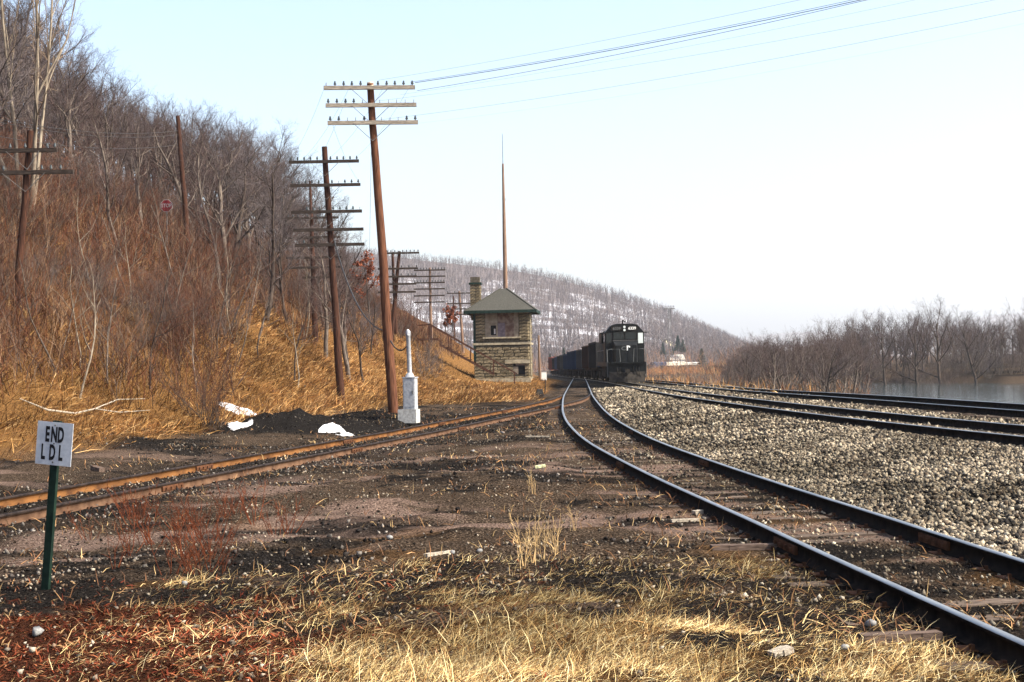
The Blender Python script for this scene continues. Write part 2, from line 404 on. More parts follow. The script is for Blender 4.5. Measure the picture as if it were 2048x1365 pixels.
def hill_material():
    m, N, L, B = new_mat('snowy_hillside'); B.inputs['Roughness'].default_value = .9; B.inputs['Specular IOR Level'].default_value = .1
    tc = N.new('ShaderNodeTexCoord'); n = N.new('ShaderNodeTexNoise'); n.inputs['Scale'].default_value = .03; n.inputs['Detail'].default_value = 9; n.inputs['Roughness'].default_value = .72
    L.new(tc.outputs['Object'], n.inputs['Vector'])
    sx = N.new('ShaderNodeSeparateXYZ'); L.new(tc.outputs['Object'], sx.inputs['Vector'])
    # snow lies in the middle of the slope, less near the crest and on the valley floor
    cu = N.new('ShaderNodeValToRGB'); e = cu.color_ramp.elements
    mr = N.new('ShaderNodeMapRange'); mr.inputs['From Min'].default_value = 0; mr.inputs['From Max'].default_value = 110
    L.new(sx.outputs['Z'], mr.inputs['Value']); L.new(mr.outputs['Result'], cu.inputs['Fac'])
    e[0].position = .03; e[0].color = (.0, .0, .0, 1); e[1].position = .9; e[1].color = (.02, .02, .02, 1)
    for p, v in ((.10, .13), (.32, .19), (.58, .10)):
        q = e.new(p); q.color = (v, v, v, 1)
    ad = N.new('ShaderNodeMath'); ad.operation = 'ADD'; L.new(n.outputs['Fac'], ad.inputs[0]); L.new(cu.outputs['Color'], ad.inputs[1])
    cr = N.new('ShaderNodeValToRGB'); c = cr.color_ramp.elements
    c[0].position = .62; c[0].color = (.12, .095, .09, 1); c[1].position = .78; c[1].color = (.74, .76, .82, 1)
    L.new(ad.outputs['Value'], cr.inputs['Fac']); L.new(cr.outputs['Color'], B.inputs['Base Color'])
    return m
HILL = [(-500, 560), (200, 520), (500, 495), (700, 490), (760, 494), (850, 507), (950, 517), (1050, 530), (1100, 540), (1200, 565), (1280, 590),
        (1340, 612), (1400, 640), (1450, 662), (1490, 682), (1560, 712), (1640, 732)]
HV = ridge('far_hill', HILL, 1350, 620, -3, hill_material(), tree_px=16)
ridge('distant_ridge', [(1250, 700), (1420, 684), (1500, 672), (1600, 664), (1750, 668), (1880, 650), (1960, 634), (2060, 626), (2300, 640), (2800, 690)], 6600, 4600, -3,
      mat('distant_forest', (.10, .09, .085), (.16, .14, .13), scale=.01), rows=16, cols=90, bump=14)

# ------------------------------------------------------------------ plants: generator
def unit(a): return a/np.maximum(np.linalg.norm(a, axis=-1, keepdims=True), 1e-9)
def grow(rng, P, D, L, R, K, wander, up, taper=.35):
    """polylines for n branches: points (n,K,3), radii (n,K)"""
    n = len(P); pts = np.zeros((n, K, 3)); rad = np.zeros((n, K)); pts[:, 0] = P; d = D.copy()
    for k in range(1, K):
        d = unit(d + wander*rng.normal(size=(n, 3)) + up*np.array([0, 0, 1.0]))
        pts[:, k] = pts[:, k-1] + d*(L/(K-1))[:, None]
    for k in range(K): rad[:, k] = R*(1-(1-taper)*k/(K-1))
    return pts, rad
def sprout(rng, pts, rad, L, n, tmin, ang, angj, lf, lj, rf, lean_out=0.0):
    """children of every branch"""
    N, K, _ = pts.shape
    t = tmin+(1-tmin)*(np.arange(n)[None, :]+rng.random((N, n)))/n; t = np.clip(t, 0, .999)
    f = t*(K-1); i = f.astype(int); fr = (f-i)[..., None]; a = np.arange(N)[:, None]
    p0, p1 = pts[a, i], pts[a, i+1]; P = p0*(1-fr)+p1*fr; d = unit(p1-p0)
    r = rad[a, i]
    q = unit(np.cross(d, rng.normal(size=d.shape))); th = (ang+angj*rng.normal(size=t.shape))[..., None]
    D = unit(d*np.cos(th)+q*np.sin(th))
    Lc = L[:, None]*lf*(1-.45*t)*(1+lj*(rng.random(t.shape)-.5)); Rc = np.maximum(r*rf, .002)
    return P.reshape(-1, 3), D.reshape(-1, 3), Lc.ravel(), Rc.ravel()
def tubes(pts, rad, sides):
    N, K, _ = pts.shape
    d = np.gradient(pts, axis=1); d = unit(d); ref = np.where(np.abs(d[..., 2:3]) > .9, np.array([1.0, 0, 0]), np.array([0, 0, 1.0]))
    a = unit(np.cross(d, ref)); b = np.cross(d, a); th = 2*np.pi*np.arange(sides)/sides
    V = pts[:, :, None]+rad[:, :, None, None]*(a[:, :, None]*np.cos(th)[None, None, :, None]+b[:, :, None]*np.sin(th)[None, None, :, None])
    ii = np.arange(N*K*sides).reshape(N, K, sides); jj = np.roll(ii, -1, 2)
    q = np.stack([ii[:, :-1], jj[:, :-1], jj[:, 1:], ii[:, 1:]], -1).reshape(-1, 4)
    T = np.concatenate([q[:, [0, 1, 2]], q[:, [0, 2, 3]]])
    return V.reshape(-1, 3), T
def ribbons(rng, pts, rad):
    """flat tapering strips ending in a point"""
    N, K, _ = pts.shape; d = unit(np.gradient(pts, axis=1)); s = unit(np.cross(d, rng.normal(size=(N, 1, 3))))
    A = pts-s*rad[..., None]; Bv = pts+s*rad[..., None]
    V = np.concatenate([np.stack([A[:, :-1], Bv[:, :-1]], 2).reshape(N, -1, 3), pts[:, -1:]], 1); M = V.shape[1]
    T = []
    for k in range(K-2): T += [(2*k, 2*k+1, 2*k+3), (2*k, 2*k+3, 2*k+2)]
    T.append((2*(K-2), 2*(K-2)+1, 2*(K-1)))
    T = (np.arange(N)[:, None, None]*M + np.array(T)[None]).reshape(-1, 3)
    return V.reshape(-1, 3), T, M
def join(parts):
    V, T, o = [], [], 0
    for v, t in parts: V.append(v); T.append(t+o); o += len(v)
    return np.concatenate(V), np.concatenate(T)
def make_plant(seed, P, D, L, R, levels, up0=.04, w0=.10, K0=7, fat=1.0):
    """levels: list of (n, tmin, ang, lenfac, radfac, K, kind, wander, up); first two branch orders -> stem mesh, rest -> twig mesh"""
    rng = np.random.default_rng(seed)
    pts, rad = grow(rng, P, D, L, R, K0, w0, up0, .3); stem = [tubes(pts, rad, 6)]; twig = []
    cp, cr, cl = pts, rad, L
    for li_, (n, tmin, ang, lf, rf, K, kind, wa, up) in enumerate(levels):
        p, d, l, r = sprout(rng, cp, cr, cl, n, tmin, ang, .22, lf, .7, rf)
        q, qr = grow(rng, p, d, l, r, K, wa, up, .25)
        if kind: (stem if li_ == 0 else twig).append(tubes(q, qr, kind))
        else: v, t, _ = ribbons(rng, q, qr*fat); twig.append((v, t))
        cp, cr, cl = q, qr, l
    return join(stem), join(twig)
def tree_meshes(name, seed, H, mt, mw, style='round'):
    rng = np.random.default_rng(seed)
    if style == 'round':      # spreading hardwood
        P = np.zeros((1, 3)); D = unit(np.array([[.05*rng.normal(), .05*rng.normal(), 1.0]])); L = np.array([H*.72]); R = np.array([.0165*H])
        lv = [(10, .28, .72, .60, .50, 6, 5, .13, .10), (9, .22, .65, .50, .45, 5, 3, .16, .08), (9, .15, .65, .52, .55, 4, 0, .16, .06), (8, .1, .6, .6, .6, 2, 0, .15, .05)]
    elif style == 'tall':     # slim woodland tree
        P = np.zeros((1, 3)); D = unit(np.array([[.06*rng.normal(), .06*rng.normal(), 1.0]])); L = np.array([H*.86]); R = np.array([.011*H])
        lv = [(15, .22, .58, .38, .45, 5, 4, .12, .14), (9, .2, .6, .48, .5, 4, 3, .14, .10), (8, .15, .6, .52, .6, 3, 0, .15, .08), (7, .1, .6, .6, .65, 2, 0, .14, .06)]
    elif style == 'multi':    # several stems from the ground
        n = 4; a = rng.random(n)*6.28; P = np.stack([.18*np.cos(a), .18*np.sin(a), 0*a], 1)
        D = unit(np.stack([.28*np.cos(a), .28*np.sin(a), 1+0*a], 1)); L = H*(.65+.2*rng.random(n)); R = .0085*H*(.7+.5*rng.random(n))
        lv = [(7, .25, .55, .45, .55, 5, 4, .13, .12), (6, .2, .6, .5, .5, 4, 3, .15, .08), (7, .15, .6, .5, .6, 3, 0, .15, .07), (4, .1, .6, .55, .65, 3, 0, .14, .05)]
    elif style == 'bush':     # brushy shrub
        n = 16; a = rng.random(n)*6.28; r = .35*rng.random(n); P = np.stack([r*np.cos(a), r*np.sin(a), 0*a-.1], 1)
        k = .15+.55*rng.random(n); D = unit(np.stack([k*np.cos(a), k*np.sin(a), 1+0*a], 1)); L = H*(.6+.45*rng.random(n)); R = .0045*H*(.6+.7*rng.random(n))
        lv = [(7, .2, .5, .42, .6, 4, 3, .14, .08), (6, .15, .55, .5, .65, 3, 0, .15, .05), (4, .1, .5, .55, .7, 3, 0, .14, .03)]
    elif style == 'sapling':
        P = np.zeros((1, 3)); D = unit(np.array([[.2*rng.normal(), .15*rng.normal(), 1.0]])); L = np.array([H*.95]); R = np.array([.009*H])
        lv = [(7, .35, .6, .45, .55, 5, 4, .16, .12), (5, .2, .55, .5, .6, 4, 3, .16, .08), (5, .15, .55, .5, .7, 3, 0, .15, .06)]
    (sv, stt), (tv, tt) = make_plant(seed, P, D, L, R, lv, w0=.10 if style != 'bush' else .13, fat=1.25)
    tme = np_mesh(name+'_trunk', sv, stt, mats=(mt,), smooth=True); cme = np_mesh(name+'_crown', tv, tt, mats=(mw,))
    return tme, cme
BARK = mat('bark_grey', (.06, .047, .04), (.165, .135, .112), scale=9, stretch=(1, 1, .25), bump=.4)
BARKD = mat('bark_dark', (.028, .022, .02), (.085, .065, .053), scale=9, stretch=(1, 1, .25), bump=.4)
BARKP = mat('bark_pale', (.11, .088, .068), (.28, .235, .18), scale=7, stretch=(1, 1, .3), bump=.3)
TWIG = mat('twigs_brown', (.050, .034, .031), (.092, .064, .059), scale=2, obj_rand=.2)
TWIGR = mat('twigs_russet', (.062, .024, .015), (.135, .055, .03), scale=2, obj_rand=.25)
TWIGG = mat('twigs_grey', (.062, .050, .050), (.115, .095, .093), scale=2, obj_rand=.15)
TWIGP = mat('twigs_pale', (.12, .085, .062), (.20, .148, .108), scale=2)
def plant(name, meshes, loc, label, cat, group, rz, scale=1.0, sz=None, part='crown'):
    r = thing(name, loc, label, cat, group, rz); r.scale = (scale, scale, sz or scale)
    link('trunk' if part == 'crown' else 'stem', meshes[0], r); t = link(part, meshes[1], r)
    if part == 'twigs': t['kind'] = 'stuff'
    return r

# woodland on the left hill
TT = [tree_meshes('tall%d' % i, 100+i, 10, BARK if i % 2 else BARKD, TWIG if i % 2 else TWIGG, 'tall') for i in range(4)]
TR = [tree_meshes('round%d' % i, 200+i, 10, BARKD if i % 2 else BARK, TWIGG if i % 2 else TWIG, 'round') for i in range(4)]
TM = [tree_meshes('multi%d' % i, 300+i, 10, BARK, TWIG, 'multi') for i in range(2)]
SKYL = lin([(-400, -300), (0, -160), (90, 10), (180, 95), (240, 140), (300, 160), (380, 170), (450, 182), (500, 215), (560, 268), (600, 310), (640, 372), (680, 440), (700, 472), (730, 520), (760, 560), (900, 640), (1200, 720)])
LAB_T = {'tall': ('slim bare hardwood rising out of the brush on the wooded slope', 'bare slim trees on the hillside'),
         'round': ('spreading bare hardwood with a wide twiggy crown on the wooded slope', 'bare spreading trees on the hillside')}
placed = []
def try_tree(y, s, hmax):
    x = float(toe_x(y))-s; z = gz(x, y); px, py = proj(x, y, z)
    if px < -120 or px > 760: return
    for (cx_, w_, yy_) in ((360, 55, 80), (333, 40, 77), (624, 24, 86), (664, 18, 64)):
        if abs(px-cx_) < w_ and y < yy_: return
    top = float(SKYL(px)) + rnd.uniform(-4, 22)
    u = at(px, top, y).z - z
    if u < 4: return
    H = min(hmax*rnd.uniform(.8, 1.15), u)
    if H < 3.6: return
    for (a, b) in placed:
        if (a-x)**2+(b-y)**2 < (1.7 if y < 110 else 2.4)**2: return
    placed.append((x, y)); k = 'round' if (rnd.random() < .5) else 'tall'
    ms = rnd.choice(TR if k == 'round' else TT)
    plant('bare_tree', ms, (x, y, z-.15), LAB_T[k][0], 'tree', LAB_T[k][1], rnd.uniform(0, 6.28), H/10*rnd.uniform(.95, 1.2), H/10*.91)
# a first set right along the skyline, then fill behind and below it
for px in range(-60, 740, 15):
    for _ in range(4):
        y = rnd.uniform(72, 190); X = at(px, 300, y).x; try_tree(y, float(toe_x(y))-X, 16)
for _ in range(900):
    if len(placed) > 190: break
    y = rnd.uniform(44, 200); try_tree(y, rnd.uniform(11, 60), 13)
# tall pale double-stemmed tree behind the pole at the frame's edge
pt = tree_meshes('pale_tree', 77, 10, BARKP, TWIGP, 'multi')
pb = at(52, 430, 58); pz = gz(pb.x, pb.y)
plant('pale_tree', pt, (pb.x, pb.y, pz-.2), 'tall pale-barked tree with forked stems behind the two-armed pole', 'tree', None, 2.2, 1.15, 1.75)

# brush on the slope
SB = [tree_meshes('bush%d' % i, 400+i, 3, BARK if i % 2 else BARKD, (TWIGR, TWIG, TWIGR, TWIGG)[i], 'bush') for i in range(4)]
SS = [tree_meshes('sapling%d' % i, 500+i, 5, (BARKP, BARK, BARKD, BARK)[i], (TWIG, TWIGR, TWIG, TWIGR)[i], 'sapling') for i in range(4)]
nb = 0
while nb < 290:
    y = 22 + 115*rnd.random()**1.25; s = 3.5 + 24*rnd.random(); x = float(toe_x(y))-s
    d = fbm(x, y, 6, 3, 61)
    z = gz(x, y); px, py = proj(x, y, z)
    lim = 3.2 if px < 470 else (8.5 if y < 75 else 7)
    if nb < 90 and px > 470: continue
    if s < lim or float(d) < (.42 if px < 470 else .44): continue
    if 800 < px < 1070 and y < 112: continue
    if px < -150 or px > 900 or py > 960: continue
    H = (1.6+1.6*rnd.random())*(1.15 if s > 9 else .8); rus = rnd.random() < .6
    k = (0, 2)[rnd.randrange(2)] if rus else (1, 3)[rnd.randrange(2)]
    plant('brush_shrub', SB[k], (x, y, z), 'leafless russet shrub tangled into the hillside brush' if rus else 'leafless grey-brown shrub tangled into the hillside brush', 'shrub',
          'russet shrubs on the slope' if rus else 'grey-brown shrubs on the slope', rnd.uniform(0, 6.28), H/3, part='twigs'); nb += 1
nb = 0
while nb < 46:
    y = 26 + 90*rnd.random(); s = 2.5 + 18*rnd.random(); x = float(toe_x(y))-s; z = gz(x, y); px, py = proj(x, y, z)
    if px < 20 or px > 640: continue
    k = rnd.randrange(4)
    plant('sapling', SS[k], (x, y, z-.05), 'thin crooked bare sapling standing in dry grass on the slope', 'sapling', 'saplings on the slope', rnd.uniform(0, 6.28), rnd.uniform(.5, .95), part='twigs'); nb += 1
# three dark forked saplings rising from the grass just behind the end-of-limits sign
for px, py, k, h in ((215, 770, 1, .75), (300, 780, 2, .85), (470, 690, 0, .8), (160, 740, 0, .7)):
    b = hit(px, py); plant('sapling', SS[k], (b.x, b.y, b.z-.05), 'thin crooked bare sapling standing in dry grass on the slope', 'sapling', 'saplings on the slope', rnd.uniform(0, 6.28), h, part='twigs')

# loose stems filling the thicket (uncountable)
def thicket(name, n, yr, sr, hr, cols, label, seed, side='left', dens=.40):
    rng = np.random.default_rng(seed); X, Y, S = [], [], []
    y = yr[0]+(yr[1]-yr[0])*rng.random(n*4)**1.55; s = sr[0]+(sr[1]-sr[0])*rng.random(n*4)
    x = toe_x(y)-s if side == 'left' else s
    d = fbm(x, y, 5, 3, 61); ok = (d > dens)
    if side == 'left': px = proj(x, y, ground(x, y))[0]; ok = (d+.012*np.clip(s-9, -6, 12) > np.where(px < 470, .365, .485)) & (s > np.where(px < 470, 2.6, np.where(y < 75, 7.5, 6.0))) & ~((px > 800) & (px < 1070) & (y < 113))
    z = ground(x, y)
    if side != 'left': ok &= z > WATER+.2
    x, y, z = x[ok][:n], y[ok][:n], z[ok][:n]; n = len(x)
    H = hr[0]+(hr[1]-hr[0])*rng.random(n)
    P = np.stack([x, y, z-.1], 1); D = unit(np.stack([.28*rng.normal(size=n), .28*rng.normal(size=n), np.ones(n)], 1))
    pts, rad = grow(rng, P, D, H, .006+.005*rng.random(n)+.00006*y, 4, .15, .05)
    V1, T1, M1 = ribbons(rng, pts, rad)
    p, d, l, r = sprout(rng, pts, rad, H, 6, .2, .55, .2, .50, .8, .9)
    q, qr = grow(rng, p, d, l, r, 2, .16, .06); V2, T2, M2 = ribbons(rng, q, qr)
    c = np.array(cols)[rng.integers(0, len(cols), n)]*(.7+.6*rng.random((n, 1)))
    C = np.concatenate([np.repeat(c, M1, 0), np.repeat(np.repeat(c, 6, 0), M2, 0)])
    V, T = join([(V1, T1), (V2, T2)])
    o = link(name, np_mesh(name, V, T, C, (VEG,))); tag(o, label, None, None, 'stuff'); o['category'] = 'brush'
    return o
VEG = vmat('dry_stems')
thicket('brush_thicket', 27500, (20, 150), (2, 34), (.8, 2.8), [(.075, .027, .015), (.10, .043, .024), (.04, .021, .016), (.17, .11, .07), (.07, .052, .045)],
        'mass of thin russet and grey stems covering the hillside', 81)

# dry grass
def blades(name, x, y, ln, wd, cols, label, seed, flat=.5, dirbias=None, cat='grass', zoff=0.0):
    rng = np.random.default_rng(seed); n = len(x); z = ground(x, y)+zoff
    a = rng.random(n)*2*np.pi if dirbias is None else dirbias+rng.normal(size=n)*.9
    el = np.clip(flat + .35*rng.normal(size=n), .02, 1.5)
    h = np.stack([np.cos(a), np.sin(a), 0*a], 1); upv = np.array([0, 0, 1.0])
    L = ln*(.5+rng.random(n))
    cv = .25*rng.random(n); a2 = a+.35*rng.normal(size=n); h2 = np.stack([np.cos(a2), np.sin(a2), 0*a], 1)
    d0 = h*np.cos(el+cv)[:, None]+upv*np.sin(el+cv)[:, None]; d1 = h2*np.cos(el-1.5*cv)[:, None]+upv*np.sin(el-1.5*cv)[:, None]
    P0 = np.stack([x, y, z-.01], 1); P1 = P0+d0*(L*.55)[:, None]; P2 = P1+d1*(L*.45)[:, None]
    s = np.stack([-np.sin(a), np.cos(a), 0*a], 1)+.6*rng.normal(size=(n, 3)); s = unit(s)*(wd*(.6+.8*rng.random(n)))[:, None]/2
    V = np.stack([P0-s, P0+s, P1-s*.8, P1+s*.8, P2], 1).reshape(-1, 3)
    T = (np.arange(n)[:, None, None]*5+np.array([(0, 1, 3), (0, 3, 2), (2, 3, 4)])[None]).reshape(-1, 3)
    c = np.array(cols)[rng.integers(0, len(cols), n)]*(.65+.6*rng.random((n, 1)))*(.5+.75*sstep(.25, .7, fbm(x, y, 2.0, 3, 171)))[:, None]
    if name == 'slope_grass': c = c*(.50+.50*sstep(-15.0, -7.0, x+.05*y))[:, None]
    o = link(name, np_mesh(name, V, T, np.repeat(c, 5, 0), (VEG,))); tag(o, label, None, None, 'stuff'); o['category'] = cat
    return o
STRAW = [(.62, .46, .21), (.48, .32, .13), (.74, .60, .33), (.28, .16, .065), (.14, .075, .035), (.05, .03, .018)]
STRAWO = [(.46, .26, .095), (.34, .17, .058), (.56, .36, .165), (.22, .105, .04), (.11, .052, .025), (.05, .026, .016)]
def scatter(n, x0, x1, y0, y1, f, seed, pw=1.0):
    rng = np.random.default_rng(seed); y = y0+(y1-y0)*rng.random(n)**pw; x = x0+(x1-x0)*rng.random(n)
    k = f(x, y) > rng.random(n); return x[k], y[k]
x, y = scatter(290000, -3.2, 3.2, 7.0, 13.6, lambda x, y: (.06+zones(x, y)[0]*1.15)*(np.abs(x-sid_x(y)) > .95), 91)
blades('straw_grass', x, y, .14, np.full(len(x), .0031), STRAW, 'matted pale straw grass in the near foreground', 92, flat=.13, dirbias=.4)
x, y = scatter(7000, -1.5, 2.2, 6.5, 12.0, lambda x, y: sstep(.5, .62, fbm(x, y, .35, 3, 95))*zones(x, y)[0], 93)
blades('straw_tufts', x, y, .22, np.full(len(x), .005), STRAW, 'upright blond grass tufts in the near foreground', 94, flat=.8)
x, y = scatter(52000, -5.5, .4, 7.2, 13.4, lambda x, y: zones(x, y)[3]*.95+.12, 96)
blades('leaf_litter', x, y, .075, np.full(len(x), .010), [(.17, .042, .02), (.09, .022, .012), (.24, .085, .04), (.045, .018, .012), (.32, .20, .10), (.13, .03, .018)], 'reddish dead leaf and stalk litter', 97, flat=.12, cat='litter')
x, y = scatter(26000, -9, 6.5, 10, 60, lambda x, y: (.10+.75*sstep(.52, .64, fbm(x, y, 1.3, 4, 98)))*(x < sid_x(y)+1.2)*(np.minimum(np.abs(x-sid_x(y)-.75), np.abs(x-sid_x(y)+.75)) > .07)*(x < toe_x(y)+99), 99, 1.7)
blades('yard_grass', x, y, .15, .006+.0002*y, [(.30, .17, .08), (.42, .29, .14), (.20, .10, .05), (.16, .08, .045)], 'sparse dead grass between the yard tracks', 100, flat=.5)
# slope grass: thick at the foot, thinner under the brush
def slope_f(x, y):
    s = toe_x(y)-x; w = zones(x, y)[5]; return np.maximum(sstep(-.3, 1.0, s), zones(x, y)[0]*(y > 66))*(1-.70*w)*(.30+.70*sstep(.35, .55, fbm(x, y, 2.2, 3, 101)))
x, y = scatter(300000, -24, 3.5, 17, 118, slope_f, 102, 1.15)
px, py = proj(x, y, ground(x, y)); k = (px > -30) & (px < 1090); x, y = x[k][:95000], y[k][:95000]
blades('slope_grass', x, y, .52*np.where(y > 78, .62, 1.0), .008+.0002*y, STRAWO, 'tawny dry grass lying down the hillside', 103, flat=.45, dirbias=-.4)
x, y = scatter(9000, 12, 48, 60, 190, lambda x, y: (ground(x, y) > WATER+.25)*1.0, 104)
blades('bank_grass', x, y, .7, np.full(len(x), .03), STRAWO, 'dry reeds and grass on the river bank', 105, flat=.8)

# ------------------------------------------------------------------ stones
def ico():
    t = (1+5**.5)/2; v = np.array([(-1, t, 0), (1, t, 0), (-1, -t, 0), (1, -t, 0), (0, -1, t), (0, 1, t), (0, -1, -t), (0, 1, -t), (t, 0, -1), (t, 0, 1), (-t, 0, -1), (-t, 0, 1)], float)
    f = np.array([(0, 11, 5), (0, 5, 1), (0, 1, 7), (0, 7, 10), (0, 10, 11), (1, 5, 9), (5, 11, 4), (11, 10, 2), (10, 7, 6), (7, 1, 8), (3, 9, 4), (3, 4, 2), (3, 2, 6), (3, 6, 8), (3, 8, 9), (4, 9, 5), (2, 4, 11), (6, 2, 10), (8, 6, 7), (9, 8, 1)])
    return v/np.linalg.norm(v[0]), f
OCT = (np.array([(1, 0, 0), (-1, 0, 0), (0, 1, 0), (0, -1, 0), (0, 0, 1), (0, 0, -1)], float), np.array([(0, 2, 4), (2, 1, 4), (1, 3, 4), (3, 0, 4), (2, 0, 5), (1, 2, 5), (3, 1, 5), (0, 3, 5)]))
STONE = mat('stone_grain', (.62, .62, .62), (1.15, 1.12, 1.08), scale=60, rough=.9, vcol='Col', bump=.3, bdist=.004, spec=0)
def stones(name, x, y, size, cols, label, seed, shape=None, lift=.25, flat=1.0, cat='gravel'):
    rng = np.random.default_rng(seed); v, f = shape or ico(); n = len(x); k = len(v)
    q = rng.normal(size=(n, 4)); q /= np.linalg.norm(q, axis=1, keepdims=True); w, a, b, c = q.T
    R = np.stack([1-2*(b*b+c*c), 2*(a*b-c*w), 2*(a*c+b*w), 2*(a*b+c*w), 1-2*(a*a+c*c), 2*(b*c-a*w), 2*(a*c-b*w), 2*(b*c+a*w), 1-2*(a*a+b*b)], 1).reshape(n, 3, 3)
    S = size[:, None]*(.65+.7*rng.random((n, 3)))*.5
    V = (v[None]*(1+.27*rng.normal(size=(n, k, 1))))*S[:, None]
    V = np.einsum('nij,nkj->nki', R, V); V[:, :, 2] *= flat
    V += np.stack([x, y, ground(x, y)+size*lift], 1)[:, None]
    T = (np.arange(n)[:, None, None]*k+f[None]).reshape(-1, 3)
    col = np.array(cols)[rng.integers(0, len(cols), n)]*(.6+.7*rng.random((n, 1)))*(.55+.8*sstep(.3, .68, fbm(x, y, 1.7, 4, 137)))[:, None]
    o = link(name, np_mesh(name, V.reshape(-1, 3), T, np.repeat(col, k, 0), (STONE,))); tag(o, label, None, None, 'stuff'); o['category'] = cat
    return o
GREY = [(.215, .184, .138), (.13, .110, .084), (.32, .278, .21), (.052, .046, .039), (.175, .143, .102), (.26, .217, .158), (.025, .023, .022), (.085, .066, .049)]
YARD = [(.15, .125, .098), (.095, .08, .065), (.21, .178, .14), (.045, .04, .035), (.12, .085, .06), (.028, .024, .021), (.07, .052, .04), (.30, .265, .21)]
def offrail(x, y):
    d = np.full(x.shape, 9.0)
    for cx in (sid_x(y), main_x(y), main_x(y)+4.1):
        for o in (-.75, .75): d = np.minimum(d, np.abs(x-cx-o))
    return d > .1
def bal_f(x, y):
    e = sid_x(y)+1.0+.5*(fbm(x, y, .8, 3, 111)-.5); return ((x > e)*offrail(x, y)*(x < main_x(y)+7)).astype(float)
x1, y1 = scatter(94000, 3.2, 12.5, 9, 31, bal_f, 112, 1.15); x2, y2 = scatter(40000, 3.2, 16, 31, 100, bal_f, 113, 1.5)
pxs, _ = proj(x1, y1, 0*x1+.1); k = pxs < 2120; x1, y1 = x1[k], y1[k]; pxs, _ = proj(x2, y2, 0*x2+.1); k = pxs < 2120; x2, y2 = x2[k], y2[k]
x, y = x1, y1; r_ = np.random.default_rng(114).random(len(x))
stones('ballast', x, y, .020+.050*r_**1.5, GREY, 'grey crushed stone ballast between the siding and the main tracks', 115)
x, y = x2, y2; r_ = np.random.default_rng(126).random(len(x))
stones('far_ballast', x, y, (.045+.05*r_)*(1+.022*(y-31)), GREY, 'grey crushed stone ballast under the main tracks farther off', 127, OCT)
# scattered stones in the four-foot of the yard track and over the dirt
x, y = scatter(42000, -9, 5.5, 7.5, 48, lambda x, y: (x < sid_x(y)+1.1)*(.30+.70*sstep(.45, .6, fbm(x, y, 1.6, 3, 116)))*(1-.85*zones(x, y)[0]), 117, 1.35)
stones('yard_pebbles', x, y, .012+.034*np.random.default_rng(118).random(len(x))**1.8, YARD, 'small stones and cinders scattered over the yard dirt', 119, OCT, lift=.2)
x, y = scatter(5000, 2.0, 5.4, 7.5, 40, lambda x, y: (np.abs(x-sid_x(y)) < .66)*.9, 120, 1.3)
stones('siding_stones', x, y, .02+.04*np.random.default_rng(121).random(len(x))**1.6, GREY, 'loose stones between the rails of the curving siding', 122, OCT, lift=.2)
CIN = [(.012, .011, .011), (.022, .02, .02), (.04, .035, .033), (.02, .018, .017), (.16, .145, .13)]
def cin_f(x, y): return sstep(.35, .7, zones(x, y)[1])
x, y = scatter(22000, -11, 3, 14, 62, cin_f, 123, 1.2)
stones('cinders', x, y, .02+.05*np.random.default_rng(124).random(len(x))**2, CIN, 'black cinder lumps in heaps and along the rusty track', 125, OCT, lift=.2)

# ------------------------------------------------------------------ tracks
WOOD_TIE = mat('tie_wood', (.025, .018, .015), (.13, .098, .075), scale=5, stretch=(1.2, 14, 14), bump=.6, rough=.95, obj_rand=.3)
RAIL_DK = mat('rail_dark', (.006, .005, .005), (.02, .015, .012), scale=8, rough=.8, spec=.02)
RAIL_TOP = mat('rail_worn_top', (.20, .20, .20), (.32, .32, .31), scale=12, rough=.38, metal=.85, stretch=(1, .1, 1))
RUST = mat('rail_rust', (.06, .027, .012), (.155, .070, .024), scale=5, rough=.9, bump=.2, stretch=(1, .5, 1))
RUST2 = mat('rail_rust_brown', (.055, .030, .019), (.115, .066, .040), scale=5, rough=.9, bump=.2)
RUST_TOP = mat('rail_rust_top', (.012, .009, .008), (.035, .025, .021), scale=10, rough=.6)
STEEL_RUST = mat('joint_rust', (.05, .022, .012), (.11, .05, .026), scale=10, rough=.9)
PROF = [(-.07, 0), (.07, 0), (.07, .012), (.012, .03), (.010, .118), (.036, .128), (.036, .155), (.028, .163), (-.028, .163), (-.036, .155), (-.036, .128), (-.010, .118), (-.012, .03), (-.07, .012)]
def rail_mesh(name, cx, cz, off, y0, y1, mats, dz=None, hs=1.0, step=None):
    ys = [y0]
    while ys[-1] < y1: ys.append(min(y1, ys[-1]+max(.5, abs(ys[-1])*.03)))
    ys = np.array(ys); e = .05
    x = cx(ys); dx = (cx(ys+e)-cx(ys-e))/(2*e); t = np.stack([dx, np.ones_like(dx)], 1); t /= np.linalg.norm(t, axis=1, keepdims=True)
    nrm = np.stack([t[:, 1], -t[:, 0]], 1)                      # to the right
    zt = cz(ys)+(dz(ys) if dz else 0)
    n = len(PROF); V = np.zeros((len(ys), n, 3))
    for k, (u, v) in enumerate(PROF):
        V[:, k, 0] = x+nrm[:, 0]*(off+u); V[:, k, 1] = ys+nrm[:, 1]*(off+u); V[:, k, 2] = zt-.163*hs+v*hs
    ii = np.arange(len(ys)*n).reshape(len(ys), n); jj = np.roll(ii, -1, 1)
    q = np.stack([ii[:-1], jj[:-1], jj[1:], ii[1:]], -1)
    mi = np.zeros(q.shape[:2], int); mi[:, 6:9] = 1
    if mats[1] is RUST_TOP: mi[:, 5] = 1; mi[:, 9] = 1  # head sides take the dark top colour, painting in their shade
    me = np_mesh(name, V.reshape(-1, 3), q.reshape(-1, 4)[:, ::-1], mats=mats, mi=mi.ravel()); return me
tie_me = []
